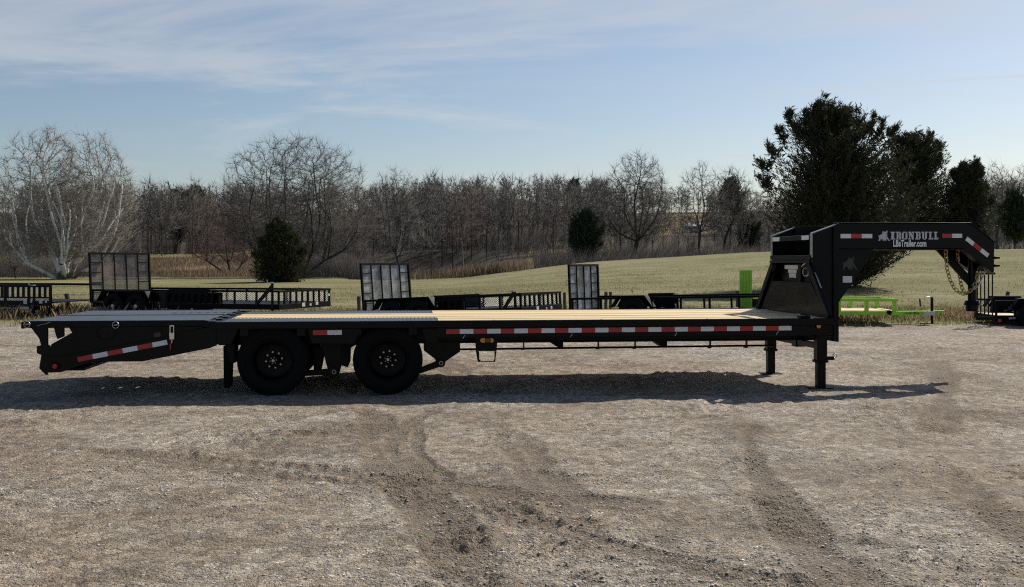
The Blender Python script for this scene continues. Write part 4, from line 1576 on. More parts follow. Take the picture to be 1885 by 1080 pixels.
# hinge bar across the break between ramps and deck
hu = (U(378, 0.02) + uR) / 2 - 0.02
MB().cyl((hu + 0.01, -0.02 - VC, DW - 0.02), (hu + 0.01, WD + 0.02 - VC, DW - 0.02), 0.024, n=14).build('hinge_tube', M['dark_steel'], trailer, 40)
for v in (0.0, 0.5, 0.95, 1.55, 2.05, WD - 0.13):
    MB().cyl((hu + 0.01, v - VC, DW - 0.02), (hu + 0.01, v + 0.13 - VC, DW - 0.02), 0.037, n=16).build('hinge_knuckle', M['black_paint'], trailer, 40)
    tb('hinge_leaf', hu - 0.08, hu + 0.09, v + 0.02, v + 0.11, DW - 0.004, DW + 0.008, 'black_paint')
# ramp latches: ring pins, lanyards and the spring latch
def ring(px, py, R, name='ring_pin'):
    u = U(px, 0.0)
    w = Wt(py, u, 0.0)
    o = MB().torus((u, -0.005 - VC, w), (1, 0, 0), (0, 0, 1), R, R, 0.004, 20, 6).build(name, M['zinc'], trailer, 60)
    MB().cyl((u - 0.02, -0.008 - VC, w), (u + 0.035, 0.0 - VC, w + 0.004), 0.007, n=8).build('pin', M['chrome'], o, 40)


ring(50, 597, 0.032)
ring(213, 598, 0.034)


def cord(pl, v, r, name, mat):
    return MB().tube([(U(x, v), v - VC, Wt(y, U(x, v), v)) for x, y in pl], r, 5).build(name, M[mat], trailer, 60)


cord([(69, 600), (76, 597), (84, 596), (92, 593)], 0.0, 0.004, 'lanyard', 'zinc')
cord([(190, 599), (182, 603), (177, 612), (180, 621), (190, 626), (202, 625), (211, 615), (216, 602)], 0.0, 0.003, 'lanyard', 'dark_steel')
cord([(150, 640), (200, 632), (260, 620), (320, 607), (378, 593)], 0.03, 0.005, 'torsion_rod', 'dark_steel')
lat = plate('ramp_latch', [(311, 612), (321, 612), (320.5, 625), (312, 625)], 0.0, 0.03, 'chrome')
plate('latch_frame', [(312, 600), (314, 600), (314, 613), (312, 613)], 0.0, 0.02, 'chrome', lat)
plate('latch_frame', [(318.5, 600), (320.5, 600), (320.5, 613), (318.5, 613)], 0.0, 0.02, 'chrome', lat)
plate('latch_frame', [(312, 598), (320.5, 598), (320.5, 601), (312, 601)], -0.001, 0.02, 'chrome', lat)
plate('latch_spring', [(314.5, 625), (318, 625), (317, 632), (315, 632)], 0.005, 0.02, 'zinc', lat)
plate('latch_handle', [(312.5, 631), (315, 631), (314.8, 644), (312.8, 644)], 0.002, 0.012, 'red_rag', lat)
plate('ramp_label', [(283, 613), (295, 611), (296, 619), (284, 621)], 0.012, 0.004, 'emblem')

# light bracket, truss rod, gussets under the deck
br = plate('light_bracket', [(874, 616), (917, 616), (914, 646), (876, 646)], 0.028, 0.006, 'dark_steel')
for pl in ([(876, 646.2), (882, 646.2), (882.5, 661), (885, 664), (885, 666), (879.5, 666)], [(910.5, 646.2), (914, 646.2), (911.5, 666), (908, 666), (908, 664), (910, 661)], [(885.2, 664.6), (907.8, 664.6), (907.8, 666), (885.2, 666)]):
    plate('loop_bar', pl, 0.028, 0.012, 'dark_steel', br)
for x0, x1, mt in ((884, 892.5, 'amber'), (893.2, 902.6, 'amber_dark'), (903.3, 909, 'amber')):
    ym, hh_ = 626.4, 4.2
    pl = []
    if x0 == 884:
        pl = [(x1, ym - hh_), (x1, ym + hh_)] + [(x0 + 4 - 4 * math.cos(a), ym + 4.1 * math.sin(a)) for a in np.linspace(1.45, -1.45, 9)]
    elif x1 == 909:
        pl = [(x0, ym + hh_), (x0, ym - hh_)] + [(x1 - 3.6 + 3.6 * math.cos(a), ym + 4.1 * math.sin(a)) for a in np.linspace(-1.45, 1.45, 9)]
    else:
        pl = [(x0, ym - 3.8), (x1, ym - 3.8), (x1, ym + 3.8), (x0, ym + 3.8)]
    plate('marker_lens', pl, 0.018, 0.009, mt, br, 0.0015)
wtr = Wt(641.5, U(1000, .56), .56)
for va in (0.56, WD - 0.56):
    MB().cyl((U(835, .5), va - VC, wtr), (U(1428, .5), va - VC, wtr + 0.015), 0.012, n=8).build('truss_rod', M['black_paint'], trailer, 40)
    for px in (965, 1103, 1171, 1310, 1377):
        uu = U(px, .5)
        tb('rod_hanger', uu - 0.007, uu + 0.007, va - 0.02, va + 0.02, wtr + 0.012, 0.54, bevel=0)
        tb('rod_clip', uu - 0.03, uu + 0.01, va - 0.022, va + 0.022, wtr - 0.012, wtr + 0.0115, bevel=0)
    for px in (1014, 1206):
        MB().prism([(U(px, .5), va - .01 - VC, 0.534), (U(px + 24, .5), va - .01 - VC, 0.534), (U(px + 24, .5), va - .01 - VC, wtr + 0.003), (U(px + 17, .5), va - .01 - VC, wtr + 0.006)],
                   [(U(px, .5), va + .3 - VC, 0.534), (U(px + 24, .5), va + .3 - VC, 0.534), (U(px + 24, .5), va + .3 - VC, wtr + 0.003), (U(px + 17, .5), va + .3 - VC, wtr + 0.006)]).build('truss_gusset', M['zinc'] if va < 1 and 0 else M['dark_steel'], trailer)
for px, py in ((853, 619), (1050, 616.5), (1241, 614.5), (1427, 612)):
    uu = U(px, .1)
    w_ = Wt(py, uu, .1)
    MB().cyl((uu - 0.012, 0.032 - VC, w_ - 0.018), (uu + 0.014, 0.032 - VC, w_ + 0.018), 0.0055, n=6).build('rail_hook', M['zinc'], trailer, 40)
for px in (910, 1108, 1303, 1399, 1496):
    uu = U(px)
    MB().cyl((uu, 0.02 - VC, DW - 0.002), (uu, 0.02 - VC, DW + 0.006), 0.011, n=8).build('rail_bolt', M['chrome'], trailer, 40)
# side marker
u = U(1508.5, .0)
o = MB().cyl((u, 0.034 - VC, Wt(600, u)), (u, 0.022 - VC, Wt(600, u)), 0.036, n=24).build('side_marker', M['rubber'], trailer, 40)
MB().cyl((u, 0.023 - VC, Wt(600, u)), (u, 0.013 - VC, Wt(600, u)), 0.029, 0.024, n=24).build('lens', M['amber'], o, 40)

# landing legs
uL = U(1514, 0.12)
for v, px0, px1 in ((0.10, 1504.5, 1523), (1.72, 0, 0)):
    ua, ub = U(1504.5, 0.10), U(1523, 0.10)
    if v > 1:
        ua -= 0.02
        ub -= 0.02
    lg = tb('landing_leg', ua, ub, v, v + 0.115, 0.30, 0.74)
    tb('inner_leg', ua + 0.012, ub - 0.012, v + 0.012, v + 0.103, 0.012, 0.2995, 'black_paint', lg)
    tb('foot_plate', ua - 0.07, ub + 0.07, v - 0.04, v + 0.155, 0.002, 0.0118, 'dark_steel', lg)
    tb('leg_collar', ua - 0.012, ub + 0.012, v - 0.008, v + 0.123, 0.30, 0.33, 'dark_steel', lg, 0.002)
uc = U(1470, .9)
MB().cyl((uL, 0.16 - VC, 0.50), (uL, 1.75 - VC, 0.50), 0.022, n=10).build('crank_shaft', M['black_paint'], trailer, 40)
tb('leg_crossbar', uL - 0.05, uL + 0.03, 0.22, 1.715, 0.455, 0.52, 'black_paint')
tb('leg_gearbox', uL - 0.06, uL + 0.06, 0.80, 0.94, 0.43, 0.60, 'black_paint')
tb('jack_handle', U(1523, .12), U(1537, .12), 0.13, 0.18, Wt(663, uL, .12), Wt(656.5, uL, .12), 'black_paint')
MB().torus((U(1539, .12), 0.15 - VC, Wt(655, uL, .12)), (1, 0, 0), (0, 0, 1), 0.024, 0.026, 0.005, 14, 6).build('handle_grip', M['zinc'], trailer, 60)

# headboard: wide foot narrowing to the uprights
uh = U(1532, 0.03) - 0.02
v1, v2 = 0.63, WD - 0.63
hb = MB().prism([(uh, 0.16 - VC, DW + 0.002), (uh, WD - 0.16 - VC, DW + 0.002), (uh, v2 + .03 - VC, 1.20), (uh, v1 - .03 - VC, 1.20)],
                [(uh + 0.03, 0.16 - VC, DW + 0.002), (uh + 0.03, WD - 0.16 - VC, DW + 0.002), (uh + 0.03, v2 + .03 - VC, 1.20), (uh + 0.03, v1 - .03 - VC, 1.20)]).build('headboard_panel', M['black_paint'], trailer, None, 0.003)
for sgn, vb_, vt_ in ((1, 0.03, v1 + 0.06), (-1, WD - 0.03, v2 - 0.06)):
    p0 = (uh + 0.0, vb_ + 0.03 * sgn - VC, DW)
    p1 = (uh + 0.0, vt_ - VC, 1.46)
    MB().bar(p0, p1, 0.09, 0.055, (1, 0, 0)).build('headboard_strut', M['black_paint'], trailer, None, 0.004)
    MB().prism([(uh + .012, vb_ + .10 * sgn - VC, DW + .004), (uh + .012, v1 - VC if sgn > 0 else v2 - VC, DW + .004), (uh + .012, v1 - VC if sgn > 0 else v2 - VC, 1.42)],
               [(uh + .024, vb_ + .10 * sgn - VC, DW + .004), (uh + .024, v1 - VC if sgn > 0 else v2 - VC, DW + .004), (uh + .024, v1 - VC if sgn > 0 else v2 - VC, 1.42)]).build('headboard_wing', M['black_paint'], trailer)
    q = Vector(p0).lerp(Vector(p1), 0.50)
    q2 = Vector(p0).lerp(Vector(p1), 0.78)
    off = Vector((0.0, -0.07 * sgn, 0.02))
    MB().tube([q, q + off, q2 + off, q2], 0.008, 6).build('grab_handle', M['zinc'], trailer, 60)
# chain rack / tool tray between the uprights
tb('tray_top_bar', uh - 0.01, uh + 0.04, v1 + .005, v2 - .005, 1.735, 1.795)
tb('tray_lip', uh - 0.02, uh + 0.02, v1 - .03, v2 + .03, 1.495, 1.55)
tb('tray_lower_bar', uh - 0.03, uh + 0.02, v1 - .03, v2 + .03, 1.455, 1.485)
tb('tray_floor', uh + 0.021, uh + 0.40, v1 + .08, v2 - .08, 1.50, 1.52, 'dark_steel')
tb('tray_back', uh + 0.40, uh + 0.42, v1 + .08, v2 - .08, 1.10, 1.72, 'dark_steel')
for va, vb in ((v1 + 0.03, v1 + 0.26), (v2 - 0.30, v2 - 0.04)):
    tb('tray_reflector', uh - 0.014, uh - 0.0105, va, vb, 1.738, 1.79, 'tape_white', bevel=0)
box_ = tb('tool_box', uh + 0.12, uh + 0.38, v1 + .10, v2 - .10, 1.16, 1.452, 'dark_steel')
tb('tool_box_door', uh + 0.09, uh + 0.119, v1 + .56, v2 - .08, 1.19, 1.445, 'black_paint', box_)
for k, (a, b, c, d) in enumerate(((0.14, 0.60, 1.375, 1.425), (0.27, 0.56, 1.325, 1.370), (0.30, 0.54, 1.265, 1.320))):
    tb('paper_label', uh + 0.0875, uh + 0.0895, v2 - .08 - b, v2 - .08 - a, c, d, 'paper', box_, 0)
lc = MB()
lc.tube([(uh + .05, v1 + 0.40 - VC, 1.42), (uh + .03, v1 + 0.36 - VC, 1.40), (uh + .02, v1 + .30 - VC, 1.43), (uh + .02, v1 + 0.20 - VC, 1.455)], 0.011, 8)
lc.torus((uh + .06, v1 + 0.30 - VC, 1.345), (0, 1, 0), (0, 0, 1), 0.09, 0.05, 0.012, 18, 6)
lc.build('chrome_binder', M['chrome'], trailer, 60)
tb('panel_lip', uh - 0.006, uh + 0.035, v1 - .02, v2 + .02, 1.202, 1.216, 'dark_steel')
tb('deck_cleat', U(1474, .1), U(1492, .1), 0.10, 0.22, DW - 0.002, DW + 0.022, 'dark_steel')
# risers and neck: two beams drawing together towards the coupler
u2 = U(1540, 0.60)
un = U(1832, 1.08)


def neck_v(u):
    return 0.58 + 0.46 * max(0.0, min(1.0, (u - u2) / (un - u2)))


def npt(px, py, off=0.0):
    v = 0.6
    for _ in range(8):
        u = U(px, v + off)
        v = neck_v(u)
    return (u, v + off - VC, Wt(py, u, v + off))


for side in (0, 1):
    def mir(P):
        return [(p[0], -p[1], p[2]) if side else p for p in P]
    ru = uh + 0.005
    A = [(ru, v1 - .04 - VC, 0.55), (ru, v1 - .04 - VC, 1.80), (u2 + .02, v1 - .04 - VC, 1.925), (u2 + .02, v1 - .04 - VC, 0.50)]
    B_ = [(p[0], p[1] + 0.02, p[2]) for p in A]
    MB().prism(mir(A), mir(B_)).build('riser_plate', M['black_paint'], trailer, None, 0.003)
    A = [(ru - .012, v1 - .045 - VC, 1.52), (ru + .0, v1 - .045 - VC, 1.52), (ru + .0, v1 - .045 - VC, 1.815), (ru - .012, v1 - .045 - VC, 1.808)]
    MB().prism(mir(A), mir([(p[0], p[1] + 0.05, p[2]) for p in A])).build('riser_edge', M['zinc'], trailer)
    A = [(ru - .012, v1 - .045 - VC, 1.817), (u2 + .02, v1 - .045 - VC, 1.937), (u2 + .02, v1 - .045 - VC, 1.927), (ru - .008, v1 - .045 - VC, 1.807)]
    MB().prism(mir(A), mir([(p[0], p[1] + 0.05, p[2]) for p in A])).build('riser_top_glint', M['zinc'], trailer)  # bright strip, its pale colour stands in for the glint along the sloped top
    A = [(u2 - .055, v1 - .07 - VC, 0.51), (u2 + .012, v1 - .07 - VC, 0.51), (u2 + .012, v1 - .07 - VC, 1.92), (u2 - .055, v1 - .07 - VC, 1.895)]
    MB().prism(mir(A), mir([(p[0], p[1] + 0.029, p[2]) for p in A])).build('riser_flange', M['black_paint'], trailer, None, 0.003)
    outl = [(1540, 411.5), (1787, 411.5), (1831, 446), (1829, 501), (1773, 457), (1540, 457)]
    A = [npt(x, y) for x, y in outl]
    B_ = [npt(x, y, 0.0) for x, y in outl]
    B_ = [(p[0], p[1] + 0.10, p[2]) for p in B_]
    MB().prism(mir(A), mir(B_)).build('neck_beam', M['black_paint'], trailer, None, 0.005)
    for (a, b) in (((1540, 411), (1787, 411)), ((1787, 411), (1831, 446)), ((1540, 457.5), (1773, 457.5)), ((1773, 457.5), (1829, 502))):
        pa, pb = npt(*a), npt(*b)
        s_ = 1 if a[1] < 430 else -1
        q = [(pa[0], pa[1] - .012, pa[2]), (pb[0], pb[1] - .012, pb[2]), (pb[0], pb[1] + .115, pb[2]), (pa[0], pa[1] + .115, pa[2])]
        MB().prism(mir(q), mir([(p[0], p[1], p[2] + 0.012 * s_) for p in q])).build('neck_flange', M['black_paint'], trailer, None, 0.003)
    gus = [(1541, 459), (1611, 459), (1546, 556), (1541, 560)]
    A = [npt(x, y) for x, y in gus]
    MB().prism(mir([(p[0], p[1] + .02, p[2]) for p in A]), mir([(p[0], p[1] + 0.05, p[2]) for p in A])).build('neck_gusset', M['black_paint'], trailer, None, 0.003)
zt = npt(1790, 411)[2]
pn = npt(1829, 470)
tb('nose_plate', pn[0] - 0.01, pn[0] + 0.02, neck_v(pn[0]) + .02, WD - neck_v(pn[0]) - .02, npt(1829, 500)[2], npt(1831, 446)[2] + 0.03)
pc = npt(1770, 440)
tb('neck_cross_member', pc[0] - 0.06, pc[0], neck_v(pc[0]) + .101, WD - neck_v(pc[0]) - .101, 1.66, 1.86, 'dark_steel')
# far neck tapes seen under the near beam
for (x0, y0, x1, y1) in ((1747, 459, 1762, 464.5), (1765, 464, 1771, 467), (1773, 466, 1783, 471)):
    pass
# coupler tube with socket and bracing plates
cu = pn[0] - 0.14
cz = Wt(557, cu, VC)
MB().cyl((cu, 0, cz), (cu, 0, 1.62), 0.052, n=20).build('coupler_tube', M['black_paint'], trailer, 40)
MB().lathe([(0, 0.0), (0, 0.07), (0.01, 0.07)], (0, 0, 0), n=8)
sk = MB()
sk.cyl((cu, 0, cz - 0.03), (cu, 0, cz + 0.03), 0.105, 0.085, n=20)
sk.cyl((cu, 0, cz - 0.11), (cu, 0, cz - 0.031), 0.075, 0.08, n=20)
sk.build('coupler_socket', M['black_paint'], trailer, 40)
MB().bar((cu - 0.02, 0, 1.20), (cu - 0.46, 0, 1.66), 0.10, 0.03, (0, 1, 0)).build('coupler_brace', M['black_paint'], trailer, None, 0.003)
for k, z_ in enumerate((1.50, 1.40)):
    MB().cyl((pn[0] + .02, 0.0 - 0.25, z_ + 0.02), (pn[0] + .09, 0.0 - 0.25, z_ + 0.02), 0.018, 0.012, n=10).build('set_bolt', M['rubber'], trailer, 40)
MB().cyl((cu + 0.05, -0.03, 1.22), (cu + 0.10, -0.03, 1.19), 0.014, n=10).build('lock_pin', M['chrome'], trailer, 40)
tape_w = [((1547, 434.3), (1605.5, 434.3), 3, 'white'), ((1734, 433.8), (1771, 433.8), 2, 'red')]
for a, b, n_, first in tape_w:
    A, B_ = Vector(npt(*a)), Vector(npt(*b))
    d = (B_ - A) / n_
    for k in range(n_):
        q0, q1 = A + d * k, A + d * (k + 0.992)
        base = [q0 + Vector((0, -.001, -.026)), q1 + Vector((0, -.001, -.026)), q1 + Vector((0, -.001, .026)), q0 + Vector((0, -.001, .026))]
        red = (k % 2 == 0) == (first == 'red')
        MB().prism([p + Vector((0, -.004, 0)) for p in base], base).build('reflective_tape', M['tape_red' if red else 'tape_white'], trailer)
A, B_ = Vector(npt(1778.5, 438.5)), Vector(npt(1819, 470.5))
d = (B_ - A) / 3
upv = Vector((-d.z, 0, d.x)).normalized() * 0.027
for k in range(3):
    q0, q1 = A + d * k, A + d * (k + 0.992)
    base = [p + Vector((0, -.001, 0)) for p in (q0 - upv, q1 - upv, q1 + upv, q0 + upv)]
    MB().prism([p + Vector((0, -.004, 0)) for p in base], base).build('reflective_tape', M['tape_red' if k == 1 else 'tape_white'], trailer)

# lettering on the neck
GL = {'I': ["11111", "01110", "01110", "01110", "01110", "01110", "01110", "11111"],
      'R': ["111110", "011011", "011011", "011011", "011110", "011011", "011011", "111011"],
      'O': ["011110", "110011", "110011", "110011", "110011", "110011", "110011", "011110"],
      'N': ["1110111", "0111010", "0111010", "0111110", "0101110", "0101110", "0100110", "1110110"],
      'B': ["111110", "011011", "011011", "011110", "011011", "011011", "011011", "111110"],
      'U': ["1110111", "0110110", "0110110", "0110110", "0110110", "0110110", "0110110", "0011100"],
      'L': ["11110", "01100", "01100", "01100", "01100", "01100", "01101", "11111"]}
word = 'IRONBULL'
tot = sum(len(GL[c][0]) + 0.8 for c in word) - 0.8
x_ = 0.0
for c in word:
    g = GL[c]
    mb = MB()
    for r_, row in enumerate(g):
        k = 0
        while k < len(row):
            if row[k] == '1':
                e = k
                while e < len(row) and row[e] == '1':
                    e += 1
                xa = 1639 + (x_ + k) / tot * 88
                xb = 1639 + (x_ + e) / tot * 88
                ya = 426.3 + r_ * 14.2 / 8
                yb = 426.3 + (r_ + 1) * 14.2 / 8
                q = [npt(xa, yb), npt(xb, yb), npt(xb, ya), npt(xa, ya)]
                mb.prism([(p[0], p[1] - .004, p[2]) for p in q], [(p[0], p[1] - .001, p[2]) for p in q])
                k = e
            else:
                k += 1
    mb.build('letter', M['decal_grey'], trailer)
    x_ += len(g[0]) + 0.8
bull = [(636, 200), (643, 180), (640, 163), (634, 150), (645, 157), (655, 148), (668, 140), (678, 136), (672, 126), (668, 118), (680, 126), (690, 128), (701, 126), (707, 118), (708, 107), (714, 119), (711, 130), (703, 138), (707, 150), (706, 160), (716, 170), (724, 186), (738, 201), (724, 199), (711, 186), (700, 179), (699, 190), (706, 201), (694, 200), (687, 187), (682, 188), (689, 201), (676, 198), (669, 184), (660, 178), (650, 188), (646, 201)]


def silhouette(name, poly, mat, ox, oy, sc, parent, off=0.0, th=0.003):
    bm = bmesh.new()
    vs = []
    for x, y in poly:
        q = npt(ox + x * sc, oy + y * sc)
        vs.append(bm.verts.new((q[0], q[1] - 0.0045 + off, q[2])))
    f = bm.faces.new(vs)
    bmesh.ops.triangulate(bm, faces=[f])
    ext = bmesh.ops.extrude_face_region(bm, geom=bm.faces[:])
    bmesh.ops.translate(bm, vec=(0, th, 0), verts=[g for g in ext['geom'] if isinstance(g, bmesh.types.BMVert)])
    bmesh.ops.recalc_face_normals(bm, faces=bm.faces)
    me = bpy.data.meshes.new(name)
    bm.to_mesh(me)
    bm.free()
    return link(name, me, M[mat], parent)


silhouette('bull_emblem', bull, 'decal_grey', 1480, 400, 1 / 4.654, trailer)
silhouette('bull_relief', bull, 'emblem', 1545 - 634 * 0.27, 472 - 107 * 0.30, 0.28, trailer, off=0.0205, th=0.003)
q = [npt(x, y) for x, y in ((1552.5, 520), (1569.5, 520), (1569.5, 508), (1552.5, 508))]
MB().prism([(p[0], p[1] + .0155, p[2]) for p in q], [(p[0], p[1] + .0185, p[2]) for p in q]).build('warning_label', M['paper'], trailer)


def text_mesh(body, bold=0.02):
    cu_ = bpy.data.curves.new('lettering', 'FONT')
    cu_.body = body
    cu_.size = 1.0
    cu_.offset = bold
    cu_.resolution_u = 3
    o = bpy.data.objects.new('lettering', cu_)
    COL.objects.link(o)
    dg = bpy.context.evaluated_depsgraph_get()
    me = bpy.data.meshes.new_from_object(o.evaluated_get(dg))
    bpy.data.objects.remove(o)
    bpy.data.curves.remove(cu_)
    co = np.array([v.co for v in me.vertices])
    co[:, :2] -= co[:, :2].min(0)
    return me, co, co[:, 0].max(), co[:, 1].max()


me, co, tw, th_ = text_mesh('LBsTrailer.com', 0.032)
for i, v in enumerate(me.vertices):
    q = npt(1644 + co[i, 0] / tw * 61, 454.0 - co[i, 1] / th_ * 12.6)
    v.co = (q[0], q[1] - 0.004, q[2])
link('web_address', me, M['decal_white'], trailer)

# safety chains: hanging loops of oval links
def chain(pl, name, off=0.0):
    P = [Vector(p) for p in pl]
    # dense polyline
    dense = []
    for i in range(len(P) - 1):
        for k in range(12):
            dense.append(P[i].lerp(P[i + 1], k / 12))
    dense.append(P[-1])
    mb = MB()
    pitch = 0.052
    acc, k = 0.0, 0
    for i in range(len(dense) - 1):
        seg = (dense[i + 1] - dense[i]).length
        while acc <= seg and seg > 0:
            c = dense[i].lerp(dense[i + 1], acc / seg)
            d = (dense[i + 1] - dense[i]).normalized()
            n1_ = d.cross(Vector((0, 1, 0))).normalized()
            n2_ = d.cross(n1_).normalized()
            mb.torus(c, d, n1_ if k % 2 == 0 else (n2_ + n1_ * 0.5).normalized(), 0.034, 0.021, 0.0075, 10, 5)
            k += 1
            acc += pitch
        acc -= seg
    return mb.build(name, M['chain'], trailer, 60)


def cpt(px, py, v):
    u = U(px, v)
    return (u, v - VC, Wt(py, u, v))


chain([cpt(x, y, 1.18 + 0.002 * i) for i, (x, y) in enumerate([(1741, 464), (1742, 480), (1744, 497), (1749, 515), (1756, 529), (1764, 537), (1773, 540), (1782, 538), (1791, 531), (1797, 517), (1801, 500), (1805, 490)])], 'safety_chain')
chain([cpt(x, y, 1.34) for x, y in [(1763, 464), (1763, 482), (1765, 500), (1768, 516), (1771, 530), (1778, 541), (1786, 540), (1794, 530), (1800, 512), (1806, 497)]], 'safety_chain')
MB().tube([cpt(x, y, 1.10) for x, y in [(1793, 532), (1800, 526), (1808, 512), (1814, 497)]], 0.010, 6).build('chain_cord', M['chrome'], trailer, 60)


# ------------------------------------------------------------------ trailers parked in the row behind
def wheel_set(root, x, y, r=0.33, w=0.2, near=True):
    wl_ = MB().lathe([(-w * .35, r * .55), (-w * .3, r * .5), (-0.02, r * .42), (-0.03, 0.0), (0.0, 0.0), (0.02, r * .5), (w * .35, r * .56)], (0, 0, 0), n=24).build('wheel', M['zinc'] if 0 else M['rim_black'], root, 40)
    wl_.location = (x, y, r)
    MB().lathe([(-w * .42, r * .56), (-w * .5, r * .75), (-w * .46, r * .93), (-w * .36, r), (w * .36, r), (w * .46, r * .93), (w * .5, r * .75), (w * .42, r * .56)], (0, 0, 0), n=28).build('tyre', M['rubber'], wl_, 40)
    MB().lathe([(-w * .2, 0.06), (-w * .45, 0.05), (-w * .47, 0)], (0, 0, 0), n=12, closed=False).build('hub', M['zinc'], wl_, 40)


def mesh_gate(root, x, y0, y1, z0, z1, lean=0.0, mat='black_paint', bars=5, fill='mesh_steel', pitch=0.045, rungs=True):
    """upright gate across the rear: tube frame, bars, diamond mesh"""
    def P(y, z, dx=0.0):
        return Vector((x + lean * (z - z0) + dx, y, z))
    g = MB().bar(P(y0, z0), P(y0, z1), 0.05, 0.05).build('gate', M[mat], root, None, 0.003)
    MB().bar(P(y1, z0), P(y1, z1), 0.05, 0.05).build('gate_post', M[mat], g, None, 0.003)
    MB().bar(P(y0 + .026, z1 - .02), P(y1 - .026, z1 - .02), 0.04, 0.05).build('gate_top_rail', M[mat], g, None, 0.003)
    MB().bar(P(y0 + .026, z0 + .03), P(y1 - .026, z0 + .03), 0.04, 0.05).build('gate_bottom_rail', M[mat], g, None, 0.003)
    for k in range(1, bars):
        y = y0 + (y1 - y0) * k / bars
        MB().bar(P(y, z0 + .056), P(y, z1 - .046), 0.026, 0.026).build('gate_bar', M[mat], g)
    if rungs:
        for side in (0, bars - 1):
            ya, yb = y0 + (y1 - y0) * side / bars, y0 + (y1 - y0) * (side + 1) / bars
            for k in range(1, 5):
                z = z0 + (z1 - z0) * k / 5
                MB().bar(P(ya + .03, z), P(yb - .03, z), 0.02, 0.02).build('gate_rung', M[mat], g)
    mb = MB()
    Wy, Hz = (y1 - y0) - 0.05, (z1 - z0) - 0.06
    ya, za = y0 + .025, z0 + .05
    k = -Hz
    n = 0
    while k < Wy:                       # diagonals both ways
        for sgn in (0, 1):
            a, b = max(k, 0), min(k + Hz, Wy)
            if b - a > 0.02:
                p0 = (a, a - k)
                p1 = (b, b - k)
                if sgn:
                    p0, p1 = (Wy - p0[0], p0[1]), (Wy - p1[0], p1[1])
                mb.bar(P(ya + p0[0], za + p0[1], -0.025 + 0.002 * sgn), P(ya + p1[0], za + p1[1], -0.025 + 0.002 * sgn), 0.006, 0.011, (1, 0, 0))
        k += pitch
    o = mb.build('gate_mesh', M[fill], g)
    o['kind'] = 'stuff'
    return g


def side_rail(root, y, x0, x1, zd, zt, n, mat='black_paint', tube_=0.05):
    MB().box((x0, y - tube_ / 2, zt - tube_), (x1, y + tube_ / 2, zt)).build('top_rail', M[mat], root, None, 0.004)
    for k in range(n):
        x = x0 + 0.03 + (x1 - x0 - 0.06) * k / (n - 1)
        MB().box((x - 0.022, y - 0.021, zd), (x + 0.022, y + 0.021, zt - tube_ - 0.0005)).build('rail_post', M[mat], root, None, 0.003)


def jack(root, x, y, z0, z1, mat='black_paint'):
    j = MB().cyl((x, y, z0), (x, y, z1), 0.032, n=12).build('jack', M[mat], root, 40)
    MB().cyl((x, y, 0.015), (x, y, z0 - .001), 0.025, n=12).build('jack_tube', M['zinc' if mat != 'black_paint' else 'dark_steel'], j, 40)
    MB().box((x - .07, y - .07, 0.0), (x + .07, y + .07, 0.0145)).build('jack_foot', M['dark_steel'], j)
    MB().cyl((x, y, z1), (x, y, z1 + 0.03), 0.04, n=12).build('jack_cap', M['zinc'], j, 40)
    MB().tube([(x, y, z1 + .015), (x - .13, y - .02, z1 + .02), (x - .14, y - .02, z1 + .09)], 0.010, 6).build('crank_handle', M['zinc'], j, 60)
    return j


